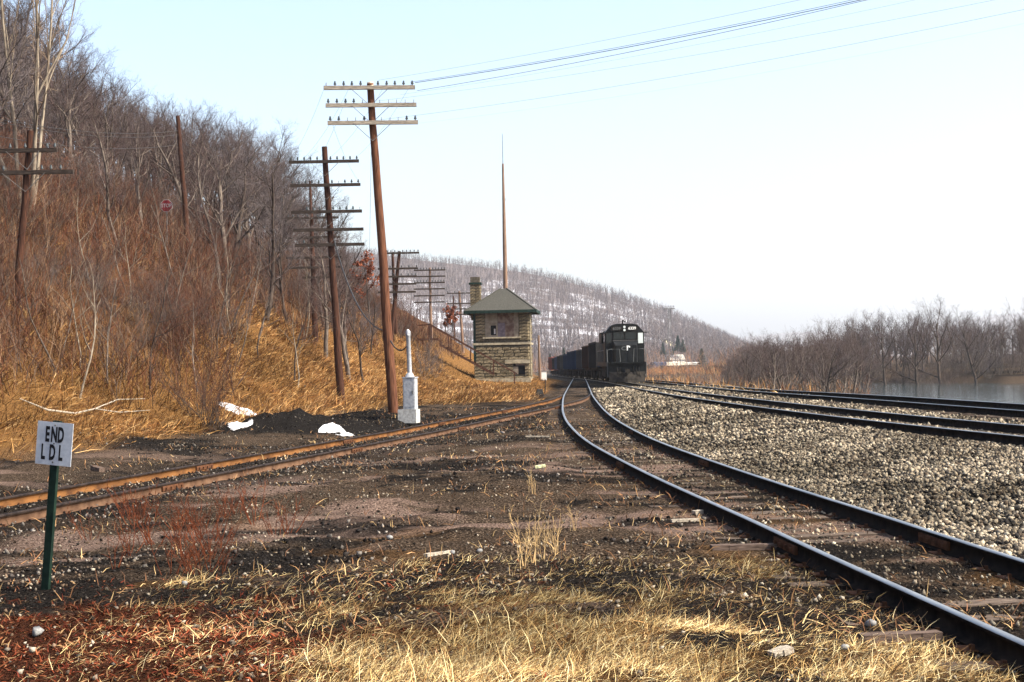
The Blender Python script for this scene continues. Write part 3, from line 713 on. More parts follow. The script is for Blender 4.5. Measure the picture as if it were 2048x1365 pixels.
for s in range(4):
    r2 = random.Random(s); b = MB(); n = 5; L = 2.55+.06*r2.random()
    for i in range(n):
        a0, a1 = -L/2+L*i/n, -L/2+L*(i+1)/n; h0, h1 = .006*r2.uniform(-1, 1), .006*r2.uniform(-1, 1)
        w0, w1 = .115+.006*r2.uniform(-1, 1), .115+.006*r2.uniform(-1, 1)
        b.add([(a0, -w0, -.16), (a1, -w1, -.16), (a1, w1, -.16), (a0, w0, -.16), (a0, -w0, h0), (a1, -w1, h1), (a1, w1, h1), (a0, w0, h0)],
              [(4, 5, 6, 7), (0, 1, 5, 4), (2, 3, 7, 6)]+([(3, 0, 4, 7)] if i == 0 else [])+([(1, 2, 6, 5)] if i == n-1 else []))
    tie_me.append(b.mesh('tie', WOOD_TIE))
plate_me = MB().box((0, 0, .006), (.34, .18, .012)).box((.10, .05, .02), (.03, .03, .05)).box((-.10, -.05, .02), (.03, .03, .05)).mesh('tie_plate', STEEL_RUST)
bar_b = MB().box((0, 0, 0), (.03, .8, .085))
for q in (-.3, -.1, .1, .3): bar_b.box((.028, q, .0), (.03, .035, .035)).box((-.028, q, 0), (.03, .035, .035))
bar_me = bar_b.mesh('joint_bar', STEEL_RUST)
def track(name, label, cx, cz, y0, y1, mats, tie_range, sink, joints=(), extra=None, plates=None, jside=1, hs=1.0, cant=None, ranges=None):
    T = thing(name, (0, 0, 0), label, 'railway track')
    for i, o in enumerate((-.753, .753)):
        a, b_ = (ranges[i] if ranges else (y0, y1))
        link('rail', rail_mesh('rail', cx, cz, o, a, b_, mats[i] if isinstance(mats, list) else mats, (lambda q, o=o: cant(q)*o) if cant else None, hs), T)
    y = tie_range[0]; k = 0
    while y < tie_range[1]:
        yy = y+rnd.uniform(-.06, .06); dx = float(cx(yy+.1)-cx(yy-.1))/.2; a = -math.atan(dx)+rnd.uniform(-.03, .03)
        o = link('tie', tie_me[k % 4], T); o.location = (float(cx(yy))+rnd.uniform(-.06, .06), yy, float(cz(yy))-.163*hs-sink+rnd.uniform(-.012, .008)); o.rotation_euler = (rnd.uniform(-.02, .02), rnd.uniform(-.01, .01)-(math.atan(float(cant(yy))) if cant else 0), a)
        if plates and plates[0] < y < plates[1]:
            for q in (-.753, .753):
                p = link('tie_plate', plate_me, T); p.location = (float(cx(yy))+q*math.cos(a), yy+q*math.sin(a), float(cz(yy))-.163*hs-.003); p.rotation_euler = (0, 0, a)
        y += .56 if y < 70 else .62; k += 1
    for (yj, o) in joints:
        dx = float(cx(yj+.1)-cx(yj-.1))/.2; a = -math.atan(dx)
        for sgn in (-1, 1):
            j = link('joint_bar', bar_me, T); dd = o+sgn*.032
            j.location = (float(cx(yj))+dd*math.cos(a), yj+dd*math.sin(a), float(cz(yj))-.085*hs); j.rotation_euler = (0, 0, a)
    return T
track('siding_track', 'worn dark siding track curving through the yard over half-buried ties', sid_x, sid_z, -10, 200, (RAIL_DK, RAIL_TOP), (5, 120), .006,
      joints=[(y, o) for y in (14.2, 25.5, 37, 49) for o in (-.753, .753)], plates=(6, 34))
track('rusty_spur_track', 'rust-orange spur track running along the foot of the hillside', rus_x, rus_z, -10, 90, [(RUST, RUST_TOP), (RUST2, RUST_TOP)], (14, 92), .0,
      joints=[(20.8, -.753), (29.3, -.753), (38.3, -.753), (47.5, -.753), (56, -.753), (24.8, .753), (34.6, .753), (44.5, .753), (52, .753), (59, .753)], plates=(16, 60), ranges=((-10, 77), (-10, 86)), hs=1.0)
cant = lambda y: .02*sstep(80, 45, y)
track('main_track', 'black-railed main track carrying the locomotive and its freight cars', main_x, main_z, -10, 620, (RAIL_DK, RAIL_TOP), (18, 110), .004, cant=cant)
main2_x = lambda y: main_x(y)+4.1
main2_z = lambda y: main_z(y)+.09*sstep(80, 40, y)
track('river_track', 'black-railed second main track running nearest the river', main2_x, main2_z, -10, 620, (RAIL_DK, RAIL_TOP), (28, 100), .004, cant=cant)
# switch stand by the turnout
ss = hit(1083, 795); b = thing('switch_stand', ss, 'low black switch stand beside the turnout of the rusty spur', 'switch stand', None, .2)
BLK = mat('black_iron', (.012, .012, .012), (.035, .032, .03), scale=8, rough=.6)
MB().box((0, 0, .06), (1.3, .22, .12)).build('tie_base', WOOD_TIE, b); MB().box((-.1, 0, .28), (.42, .3, .34), taper=.7).build('housing', BLK, b)
MB().tube([(.2, 0, .2), (.25, 0, .85)], .025).build('lever', BLK, b); MB().box((.25, 0, .9), (.05, .03, .16)).build('handle', BLK, b)

# ------------------------------------------------------------------ pole line
POLE_W = mat('pole_wood', (.05, .021, .013), (.14, .062, .036), scale=4, stretch=(7, 7, .5), bump=.5, rough=.9)
POLE_D = mat('pole_wood_dark', (.022, .011, .009), (.07, .032, .02), scale=4, stretch=(7, 7, .5), bump=.5, rough=.9)
POLE_G = mat('pole_wood_grey', (.12, .075, .052), (.24, .16, .115), scale=4, stretch=(7, 7, .5), bump=.4, rough=.9)
ARM_W = mat('crossarm_weathered', (.16, .135, .11), (.32, .28, .225), scale=5, stretch=(1, 9, 9), bump=.4)
ARM_D = mat('crossarm_dark', (.018, .014, .012), (.055, .042, .035), scale=5, stretch=(1, 9, 9), bump=.4)
GLASS = mat('insulator_glass', (.025, .032, .032), (.05, .058, .058), scale=20, rough=.25, spec=.6)
IRON = mat('galvanised_iron', (.10, .10, .10), (.20, .19, .18), scale=10, rough=.6, metal=.3)
END_W = mat('fresh_cut_wood', (.55, .42, .30), (.68, .55, .42), scale=6)
ins = MB()
for z0, z1, r0, r1 in ((.0, .05, .018, .018), (.04, .075, .05, .048), (.075, .105, .044, .036), (.105, .15, .034, .03), (.15, .165, .03, .015)):
    ins.tube([(0, 0, z0), (0, 0, z1)], [r0, r1], 7)
ins_me = ins.mesh('insulator', GLASS)
pin_me = MB().tube([(0, 0, 0), (0, 0, .12)], [.014, .009], 5).mesh('pin', IRON)
ANCH = {}
def pole(key, label, d, base, top, arms, r0, r1, wood=POLE_W, armw=ARM_W, group=None, bury=1.5, yaw=0.0, braces=True, cap=False, inss=1.0):
    B, T = at(base[0], base[1], d), at(top[0], top[1], d); ax = T-B
    R = thing('utility_pole', B, label, 'utility pole', group)
    n = 9; pts = [ax*(k/n)+Vector((rnd.uniform(-.02, .02), rnd.uniform(-.02, .02), 0)) for k in range(n+1)]; pts[-1] = ax.copy()
    low = -ax.normalized()*bury
    MB().tube([low]+pts, [r0]+[r0+(r1-r0)*k/n for k in range(n+1)], 12).build('pole_shaft', wood, R, smooth=True)
    if cap: MB().tube([ax*.985, ax*1.004], [r1*1.03, r1*.97], 12).build('pole_top', END_W, R)
    ppm = FPX/d; res = []
    for (ya, xl, xr, pins) in arms:
        t = (ya-base[1])/(top[1]-base[1]); c = ax*t; xc = base[0]+(top[0]-base[0])*t
        l, r = -(xc-xl)/ppm, (xr-xc)/ppm; dv = Vector((math.cos(yaw), math.sin(yaw), 0))
        c = c+Vector((0, -(r0*.5+r1*.5)-.05, 0))
        arm = MB().bar(c+dv*l, c+dv*r, .11, .13).build('crossarm', armw, R)
        if braces:
            for q in (l*.42, r*.42):
                MB().bar(c+dv*q+Vector((0, -.065, -.03)), c+Vector((0, -.02, -.62)), .045, .012).build('brace', IRON, R)
        pos = [-.47, -.375, -.28, -.19, -.095, .095, .19, .28, .375, .47]
        W = r-l
        for k, p in enumerate(pos):
            kind = pins[k] if k < len(pins) else '.'
            if kind == '.': continue
            o = link('insulator' if kind == 'i' else 'pin', ins_me if kind == 'i' else pin_me, R)
            o.location = c+dv*((l+r)/2+p*W)+Vector((0, 0, .065)); o.scale = (inss,)*3
            res.append(R.location+o.location+Vector((0, 0, .12)))
    ANCH[key] = res
    return R
A_ = pole('A', 'tallest nearby telegraph pole with three pale weathered crossarms, beside the white signal case', 48.2, (787, 828), (740.5, 168),
     [(178, 649, 831, '|iiiiiiiii'), (213, 653, 834, 'iiii||||||'), (248, 657, 837, 'ii||i|||ii')], .175, .115, bury=.8, cap=True, yaw=.06)
pole('B', 'dark telegraph pole with five crossarms standing in golden grass', 62, (680, 760), (649, 294),
     [(325, 579, 719, 'iiiiiiiiii'), (372, 582, 722, 'iiiiii|iii'), (425, 584, 725, '..iiiiiii|'), (461, 588, 728, '..........'), (491, 592, 730, '.i........')], .17, .12, POLE_D, ARM_D, bury=1.0)
pole('C', 'dark telegraph pole with thin spliced top and five low crossarms in hillside brush', 84, (629, 612), (620, 362),
     [(437, 574, 678, 'iii.ii|..|'), (476, 573, 681, '|.|.|.|.|.'), (516, 573, 684, '.i..|..i|.'), (536, 577, 682, '..|..|..|.'), (556, 605, 675, '..........')], .17, .06, POLE_D, ARM_D, bury=2.5)
pole('D', 'twin-legged telegraph pole with four dark crossarms beside the russet oak', 101, (789, 612), (799, 503),
     [(507, 757, 839, 'iiiiiiiiii'), (538, 756, 836, '|i|i|i|i|i'), (554, 757, 834, 'iii.ii|iii'), (569, 757, 833, '..........'), (585, 756, 832, '.....|..||')], .14, .11, POLE_D, ARM_D, bury=2.5)
d2 = at(785, 505, 101.6); d3 = at(791, 612, 101.6)
MB().tube([d3-Vector((0, 0, 2)), d2], [.13, .09], 10).build('utility_pole', POLE_D); bpy.data.objects['utility_pole.%03d' % 4] if False else None
tag(bpy.data.objects[[o.name for o in bpy.data.objects if o.name.startswith('utility_pole')][-1]], 'bare leaning pole standing close behind the twin-legged pole with four crossarms', 'utility pole')
pole('E', 'six-armed telegraph pole behind the top of the wooden stair', 140, (862, 645), (859.5, 536),
     [(541, 828, 891, 'iiiiiiiiii'), (553.5, 828, 891, '|.|.||.|.|'), (566, 828, 890, 'iiiiiiiiii'), (578.5, 828, 890, '|.........'), (592, 828, 889.5, '..........'), (605, 828, 889.5, '..........')], .15, .10, POLE_G, ARM_D, bury=3, inss=1.2)
pole('F', 'sunlit reddish telegraph pole with four crossarms beside the tower chimney', 165, (925, 685), (918.5, 583),
     [(587, 894, 943, 'i..i|..i.i'), (607.5, 894, 943, '|.|....|.|'), (618.5, 894, 943, '..........'), (629.5, 896, 944, '..........')], .16, .12, POLE_G, ARM_D, bury=3, inss=1.2)
pole('F2', 'thin far pole between the six-armed pole and the chimney', 210, (909, 690), (906.5, 592), [], .13, .09, POLE_D, ARM_D, bury=3)
pole('G', 'dark pole with two dark crossarms in front of the pale-barked tree', 46, (30, 650), (61, 262),
     [(303, -40, 118, 'i|i.ii..ii'), (347, -52, 150, '...i..iii.')], .125, .10, POLE_D, ARM_D, bury=2.5, yaw=0)
pole('H', 'plain armless pole above the stop sign on the wooded slope', 77, (373, 450), (355.5, 232), [], .15, .11, POLE_D, bury=3)
pole('I', 'short dark pole with a single crossarm among brush below the armless pole', 88, (456, 500), (460, 423), [(428, 440, 486, '..........')], .09, .08, POLE_D, ARM_D, bury=3, braces=False)
# the line crosses the tracks to a pole by the river, outside the picture
RP = (21.0, 31.0); rb = gz(*RP)
Rr = thing('utility_pole', (RP[0], RP[1], rb), 'river-side pole that the overhead wires cross the tracks to', 'utility pole')
MB().tube([(0, 0, -1), (0, 0, 13.5)], [.17, .11], 12).build('pole_shaft', POLE_W, Rr)
for z_ in (12.6, 11.4, 10.2): MB().bar((-1.5, -.16, z_), (1.5, -.16, z_), .11, .13).build('crossarm', ARM_W, Rr)
# wires
WIRE = mat('wire_dark', (.03, .03, .03), (.05, .05, .05), rough=.5)
def wire(a, b, sag, r, label, group, name='overhead_wire', n=18):
    a, b = Vector(a), Vector(b); pts = [a.lerp(b, k/n)-Vector((0, 0, 4*sag*(k/n)*(1-k/n))) for k in range(n+1)]
    o = MB().tube(pts, r, 4).build(name, WIRE); tag(o, label, 'wire', group); return o
for (p0, p1, rr) in (((757, 161), (1585, 0), .0035), ((820, 165), (1700, 0), .006), ((830, 166), (1722, 0), .010), ((834, 182), (1740, 0), .007),
                     ((800, 190), (1850, 0), .0025), ((745, 242), (2048, 36), .0035), ((690, 210), (2048, 6), .003), ((836, 247), (2048, 60), .0015)):
    a = at(p0[0], p0[1], 48.1); sl = (p1[1]-p0[1])/(p1[0]-p0[0]); xe = 2900+rnd.uniform(-60, 60)
    b = at(xe, p0[1]+sl*(xe-p0[0])-70, 31.0)
    wire(a, b, .42, rr, 'thin overhead wire rising from the three-armed pole across the sky', 'wires crossing above the tracks')
LB = 'thin telegraph wire strung between the three-armed pole and the dark five-armed pole'
for i, j in ((0, 0), (3, 2), (6, 5), (9, 9), (12, 12), (20, 19)):
    if i < len(ANCH['A']) and j < len(ANCH['B']): wire(ANCH['A'][i], ANCH['B'][j], .25, .004, LB, 'wires along the pole line')
LC = 'telegraph wire strung between two dark poles in front of the hillside'
for i, j in ((1, 0), (5, 2), (12, 3), (22, 5)):
    if i < len(ANCH['B']) and j < len(ANCH['C']): wire(ANCH['B'][i], ANCH['C'][j], .3, .005, LC, 'wires between the dark poles')
for i, j in ((0, 0), (3, 4), (6, 8)):
    if i < len(ANCH['D']) and j < len(ANCH['E']): wire(ANCH['D'][i], ANCH['E'][j], .4, .006, 'telegraph wire between the twin-legged and six-armed poles', 'wires to the six-armed pole')
for y0_, y1_ in ((232, 262), (238, 270), (268, 290)):
    wire(at(-60, y0_-6, 52), at(357, y1_, 77), .4, .010, 'dark line strung through the bare treetops to the armless pole', 'lines to the armless pole')
for y0_, x1_, y1_ in ((268, 640, 430), (275, 620, 470), (290, 660, 500)):
    wire(at(360, y0_, 77), at(x1_, y1_, 80), .3, .008, 'guy line slanting down the slope from the armless pole', 'guy lines of the armless pole')
o = wire(at(668, 480, 62), at(775, 662, 48.3), 1.0, .028, 'thick drooping cable from the five-armed pole to the tall pole', None, 'drop_cable')
o = wire(at(781, 682, 48.0), at(816, 690, 46.6), .25, .026, 'short looped cable from the tall pole to the white signal mast', None, 'drop_cable')
wire(at(742.5, 300, 48.1), at(738, 560, 75), .1, .006, 'fine stay wire hanging beside the tall pole', None, 'stay_wire')

# ------------------------------------------------------------------ signal case
SILV = mat('aluminium_paint', (.27, .28, .30), (.40, .41, .43), scale=14, rough=.5, metal=.15, bump=.1)
CONC = mat('concrete', (.30, .29, .27), (.46, .45, .42), scale=14, rough=.9, bump=.3)
cb = at(818, 829, 46.6); S = thing('signal_case', cb, 'white-painted signal relay case with a round mast on a concrete footing', 'signal case', None, -.22)
MB().box((0, 0, -.06), (.62, .46, .44)).build('footing', CONC, S)
b_ = MB().box((.06, 0, .68), (.39, .36, 1.02)); b_.box((.06, 0, 1.205), (.44, .41, .03)); b_.build('cabinet', SILV, S)
MB().box((.06, -.186, .70), (.33, .012, .9)).build('door', SILV, S); MB().box((.19, -.198, .72), (.03, .015, .12)).build('latch', IRON, S)
MB().tube([(.05, 0, 1.22), (.05, 0, 1.34), (.05, 0, 1.36), (.02, 0, 2.55), (.02, 0, 2.58)], [.16, .10, .075, .07, .09], 14).build('mast', SILV, S, smooth=True)
MB().tube([(.02, 0, 2.56), (.02, 0, 2.70), (.0, 0, 2.78)], [.075, .085, .03], 12).build('mast_cap', SILV, S, smooth=True)
MB().tube([(.02, -.02, 2.62), (.09, -.14, 2.62)], [.055, .06], 10).build('lamp_hood', SILV, S)

# ------------------------------------------------------------------ end-of-limits sign
WHITE = mat('sign_white', (.34, .365, .40), (.42, .445, .475), scale=30, rough=.55)
INK = mat('sign_black', (.012, .012, .014), rough=.6)
GREEN = mat('sign_post_green', (.006, .013, .010), (.012, .026, .019), scale=12, rough=.55)
sb = hit(90, 1182); D0 = sb.y; tp = at(114, 842, D0)
SG = thing('limit_sign', sb, 'small white square sign reading END LDL on a dark green post', 'sign')
up = (tp-sb).normalized(); rt = Vector((1, -.34, 0)); rt = (rt-up*rt.dot(up)).normalized(); fw = up.cross(rt)
SG.matrix_world = Matrix.Translation(sb) @ Matrix((rt, fw, up)).transposed().to_4x4()
LEN = (tp-sb).length; pw = 84/(FPX/D0)
MB().box((0, 0, LEN/2-.15), (.075, .012, LEN+.3)).box((-.032, .014, LEN/2-.15), (.01, .03, LEN+.3)).box((.032, .014, LEN/2-.15), (.01, .03, LEN+.3)).build('post', GREEN, SG)
pl = MB().box((0, -.014, LEN-.205), (pw, .006, pw*1.02)).build('sign_plate', WHITE, SG)
for txt, z_, xs in (('END', .075, (-.076, -.004, .066)), ('LDL', -.085, (-.110, -.012, .076))):
    for ch_, x_ in zip(txt, xs): o = link('letter', text_mesh('letter', ch_, .185, INK, .001, .48, .007), pl); o.location = (x_, -.0195, LEN-.205+z_)
for z_ in (.165, -.165, .0):
    o = MB().tube([(0, -.016, LEN-.205+z_), (0, -.022, LEN-.205+z_)], .008, 8).build('bolt', IRON, pl)

# stop sign on the road above
rs = at(333, 412, 75); STP = thing('stop_sign', (rs.x, rs.y, rs.z-2.2), 'red octagonal stop sign half hidden in hillside brush', 'sign', None, -.1)
RED = mat('sign_red', (.16, .018, .025), (.22, .03, .035), scale=10, rough=.5); RIM = mat('sign_rim', (.34, .32, .31), rough=.5)
oc = lambda r: [(r*math.cos(math.pi/8+k*math.pi/4), r*math.sin(math.pi/8+k*math.pi/4)+2.2) for k in range(8)]
MB().tube([(0, .03, -2), (0, .03, 2.5)], .035, 8).build('post', IRON, STP)
pl = MB().prism(oc(.35), -.005, .005).build('sign_plate', RIM, STP); MB().prism(oc(.32), -.012, -.006).build('sign_face', RED, pl)
o = link('lettering', text_mesh('lettering', 'STOP', .28, RIM, .001, .85, .006), pl); o.location = (0, -.0145, 2.2)

# ------------------------------------------------------------------ signal tower
SAND = mat('sandstone', (.06, .048, .030), (.225, .18, .115), scale=3.2, rough=.95, bump=1.0, bdist=.05, obj_rand=.32)
MORT = mat('mortar', (.05, .043, .034), (.11, .095, .072), scale=8, rough=.95)
SMOOTH = mat('dressed_stone', (.20, .17, .12), (.36, .31, .22), scale=5, rough=.9, bump=.2)
SHING = mat('roof_shingles', (.026, .026, .023), (.082, .079, .068), scale=3, stretch=(6, 6, 26), rough=.9, bump=.5)
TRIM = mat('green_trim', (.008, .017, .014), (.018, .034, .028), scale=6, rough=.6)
DARK = mat('dark_inside', (.006, .006, .007), rough=.9)
TD = 115.0; ppm = FPX/TD
def tz(y): return at(1002, y, TD).z
tl, tr = at(947, 700, TD), at(1058, 700, TD); W_ = tr.x-tl.x; z0 = tz(762)
ang = -math.radians(4.3)
TW = thing('signal_tower', ((tl.x+tr.x)/2, TD+.05, z0), 'two-storey sandstone signal tower with a hipped shingle roof and boarded windows', 'tower', None, ang)
def lx(px): return (px-1002.5)/ppm
def lz(py): return tz(py)-z0
hE = lz(624); Dp = 4.6; hw = W_/2
MB().box((0, Dp/2, hE/2-.6), (W_-.16, Dp-.16, hE+1.2)).build('wall', MORT, TW)
st_me = MB().add([(-.5, 0, -.5), (.5, 0, -.5), (.5, 0, .5), (-.5, 0, .5), (-.44, -1, -.40), (.44, -1, -.40), (.43, -1, .41), (-.44, -1, .40)],
                 [(4, 5, 6, 7), (0, 1, 5, 4), (1, 2, 6, 5), (2, 3, 7, 6), (3, 0, 4, 7)]).mesh('stone_block', SAND)
ws = MB()
wx0, wx1, wz0, wz1 = lx(971), lx(1038), lz(674), hE
vx0, vx1, vz0, vz1 = lx(1026), lx(1049), lz(750), lz(728)
belt = lz(688)
def course(u0, u1, zc, hgt, place, L, skip=()):
    segs = [(u0, u1)]
    for (a, b2, za, zb) in skip:
        if zc+hgt/2 > za+.03 and zc-hgt/2 < zb-.03:
            ns = []
            for (p, q) in segs:
                if a > p+.05: ns.append((p, min(a, q)))
                if b2 < q-.05: ns.append((max(b2, p), q))
                if not (a > p+.05 or b2 < q-.05) and (b2 <= p or a >= q): ns.append((p, q))
            segs = ns
    for (p, q) in segs:
        u = p
        while u < q-.02:
            l = L*rnd.uniform(.7, 1.35)
            if q-u-l < L*.45: l = q-u
            place(u+l/2, zc, l-.02, hgt-.02); u += l
def pf(u, zc, l, h): o = link('stone_block', st_me, TW); o.location = (u, .085, zc); o.scale = (l, .085+rnd.uniform(.0, .05), h)
def ps(u, zc, l, h):
    o = link('stone_block', st_me, TW); o.location = (hw-.085, u, zc); o.rotation_euler = (0, 0, math.pi/2); o.scale = (l, .085+rnd.uniform(0, .05), h)
zc = .1; ch = .262
skips = [(wx0-.02, wx1+.02, wz0-.14, 99), (vx0-.0, vx1+.0, vz0, vz1+.34), (-hw, lx(951), lz(724), 99), (-9, 9, belt-.14, belt+.14)]
while zc < hE-.05:
    h = ch*rnd.uniform(.94, 1.06)
    if not (abs(zc+h/2-belt) < .2):
        course(-hw+.0, hw, zc+h/2, h, pf, .72, skips); course(.02, Dp-.05, zc+h/2, h, ps, 1.15)
    zc += h
MB().box((0, Dp/2, belt), (W_+.16, Dp+.16, .17)).build('belt_course', SMOOTH, TW)
MB().box((0, Dp/2, -.45), (W_+.22, Dp+.22, 1.3)).build('foundation', SMOOTH, TW)
MB().box(((vx0+vx1)/2-.12, -.0, vz1+.16), ((vx1-vx0)+1.1, .2, .32)).build('lintel', SMOOTH, TW)
cbd = MB().box(((-hw+lx(951))/2, .03, (hE+lz(724))/2), (lx(951)+hw, .2, hE-lz(724))).build('dark_corner_strip', TRIM, TW)  # dark strip over the upper left front corner
# boarded upper window
BO = [mat('board_cream', (.13, .105, .08), (.22, .185, .145), scale=3, bump=.1), mat('board_violet', (.085, .07, .085), (.15, .12, .135), scale=4, bump=.1),
      mat('board_mottled', (.085, .05, .04), (.16, .12, .095), scale=2.2, thr=(.42, .58), bump=.1)]
wd = MB().box(((wx0+wx1)/2, .10, (wz0+wz1)/2), (wx1-wx0, .06, wz1-wz0)).build('window', DARK, TW)
def board(x0, x1, y0, y1, m, y=.045): MB().box(((lx(x0)+lx(x1))/2, y, (lz(y0)+lz(y1))/2), (lx(x1)-lx(x0), .03, abs(lz(y1)-lz(y0)))).build('board', m, wd)
board(971, 982, 624, 674, BO[0]); board(982, 996, 624, 651, BO[0], .05); board(982, 993, 670.5, 674, BO[0], .05); board(993, 996.5, 651, 674, BO[0], .04)
board(996.5, 1011, 646, 674, BO[1]); board(996.5, 1011, 624, 646, BO[2]); board(1011, 1029, 624, 674, BO[2], .05); board(1029, 1038, 624, 674, BO[0], .04)
MB().box((lx(990), .062, lz(663)), (.12, .02, .42)).build('curtain', RIM, wd)
MB().box(((wx0+wx1)/2, -.04, wz0-.07), (wx1-wx0+.4, .26, .13)).build('window_sill', SMOOTH, TW)
wl_ = MB().box(((vx0+vx1)/2, .06, (vz0+vz1)/2), (vx1-vx0, .05, vz1-vz0)).build('window', DARK, TW)
MB().box((vx0+.2, .03, (vz0+vz1)/2-.12), (.4, .02, (vz1-vz0)*.7)).build('board', BO[0], wl_); MB().box(((vx0+vx1)/2+.1, .02, vz1-.1), (.75, .03, .1)).build('board', BO[2], wl_)
MB().tube([(hw+.12, .3, .4), (hw+.12, .3, hE-.2)], .05, 8).build('downpipe', SMOOTH, TW)
# roof
ov = .66; ez = hE-.02; ex = hw+ov; y0_, y1_ = -ov, Dp+ov; ap = lz(577)+.1
rf = MB().add([(-ex, y0_, ez), (ex, y0_, ez), (ex, y1_, ez), (-ex, y1_, ez), (-.15, Dp/2, ap), (.35, Dp/2, ap), (-ex, y0_, ez+.12), (ex, y0_, ez+.12), (ex, y1_, ez+.12), (-ex, y1_, ez+.12)],
     [(0, 1, 2, 3), (6, 7, 5, 4), (7, 8, 5), (8, 9, 4, 5), (9, 6, 4), (0, 1, 7, 6), (1, 2, 8, 7), (2, 3, 9, 8), (3, 0, 6, 9)]).build('roof', SHING, TW)
fa = MB()
for a, b2 in (((-ex, y0_), (ex, y0_)), ((ex, y0_), (ex, y1_)), ((ex, y1_), (-ex, y1_)), ((-ex, y1_), (-ex, y0_))):
    fa.bar((a[0], a[1], ez+.02), (b2[0], b2[1], ez+.02), .10, .24)
fa.build('fascia', TRIM, rf)
for a in ((-ex, y0_), (ex, y0_), (ex, y1_), (-ex, y1_)): MB().bar((a[0], a[1], ez+.13), ((-.15 if a[0] < 0 else .35), Dp/2, ap+.02), .12, .05).build('hip_cap', SHING, rf)
# chimney
cx0, cx1 = lx(938.5), lx(959.5); cz1 = lz(566)
ck = MB().box(((cx0+cx1)/2, 1.6, (hE+cz1)/2), (cx1-cx0-.1, .74, cz1-hE+1.2)).build('chimney', MORT, TW)
z_ = hE-.4
while z_ < cz1-.05:
    for k in range(2):
        u = cx0+(cx1-cx0)*(k+.5)/2
        o = link('stone_block', st_me, TW); o.location = (u, 1.25, z_+.12); o.scale = ((cx1-cx0)/2-.015, .06+rnd.uniform(0, .03), .225)
        o = link('stone_block', st_me, TW); o.location = (cx1-.05, 1.25+.7*(k+.5)/2, z_+.12); o.rotation_euler = (0, 0, math.pi/2); o.scale = (.34, .06+rnd.uniform(0, .03), .225)
    z_ += .24
MB().box(((cx0+cx1)/2, 1.6, cz1+.06), (cx1-cx0+.16, 1.0, .16)).build('chimney_cap', TRIM, ck)
MB().tube([(hw+.05, .5, hE-.9), (hw+.45, .5, hE-.75), (hw+.5, .5, hE-.95)], .03, 6).build('lamp_bracket', IRON, TW)
# radio mast behind the tower
ma, mb_, mc = at(1012.5, 640, 121), at(1005.8, 328, 121), at(1004.6, 268, 121)
RM = thing('radio_mast', (ma.x, ma.y, -.3), 'tall bare wooden mast with a whip aerial rising behind the tower roof', 'mast')
MB().tube([(0, 0, 0), ma-RM.location, (ma.lerp(mb_, .5))-RM.location, mb_-RM.location], [.21, .20, .165, .085], 12).build('mast_shaft', POLE_G, RM, smooth=True)
MB().tube([mb_-RM.location-Vector((0, 0, .3)), mc-RM.location], [.03, .018], 6).build('whip_aerial', BLK, RM)
for q in (-.16, .16): MB().bar(at(1008, 400, 121)-RM.location+Vector((q, 0, .1)), at(1008, 400, 121)-RM.location+Vector((0, 0, -.25)), .03).build('step', IRON, RM)

# ------------------------------------------------------------------ wooden stair down the bank
STW = mat('stair_wood', (.03, .014, .010), (.085, .042, .028), scale=5, stretch=(3, 3, 3), rough=.9, bump=.3)
SD_ = 110.5
ST = thing('wooden_stair', at(975, 742, SD_), 'old brown wooden stair and handrail coming down the bank past the tower', 'stair')
def sp(px, py, dd=0.0): return at(px, py, SD_+dd)-ST.location
MB().bar(sp(835, 652), sp(860, 649), .10, .10).build('handrail', STW, ST); MB().bar(sp(859, 648.5), sp(1032, 747), .08, .11).build('handrail', STW, ST)
MB().bar(sp(862, 652, 1.0), sp(1034, 748, 1.0), .10, .10).build('handrail', STW, ST)
MB().bar(sp(880, 690), sp(985, 748), .06, .16).build('stringer', STW, ST); MB().bar(sp(882, 691, 1.0), sp(987, 748, 1.0), .06, .16).build('stringer', STW, ST)
for px, pt_, pb_ in ((858, 648, 684), (863, 650, 684), (897, 671, 700), (902, 674, 702), (941, 696, 724), (987, 722, 752), (1029, 744, 768)):
    MB().bar(sp(px, pt_), sp(px, pb_), .10, .10).build('post', STW, ST)
for k in range(15):
    t = k/14; p = sp(881+104*t, 688+58*t); MB().box(p+Vector((0, .5, .05)), (.30, 1.0, .045)).build('tread', STW, ST)
MB().box(sp(862, 679)+Vector((-.2, .5, 0)), (1.6, 1.4, .14)).build('landing', STW, ST)
# small pole and box beside the tower
pole('P', 'slim pole with a small white box at its foot, right of the signal tower', 117, (1080, 762), (1077, 671), [], .11, .08, POLE_G, bury=.8)
bx_ = at(1088, 752, 116); RB = thing('relay_box', (bx_.x, bx_.y, bx_.z-.5), 'small white relay box on a post beside the tower', 'box')
MB().box((0, 0, .5), (.42, .35, .72)).build('case', mat('white_paint', (.72, .70, .64), (.8, .78, .72), scale=5), RB); MB().box((0, 0, .89), (.48, .42, .05)).build('lid', IRON, RB); MB().tube([(0, 0, -.6), (0, 0, .15)], .05, 8).build('post', IRON, RB)

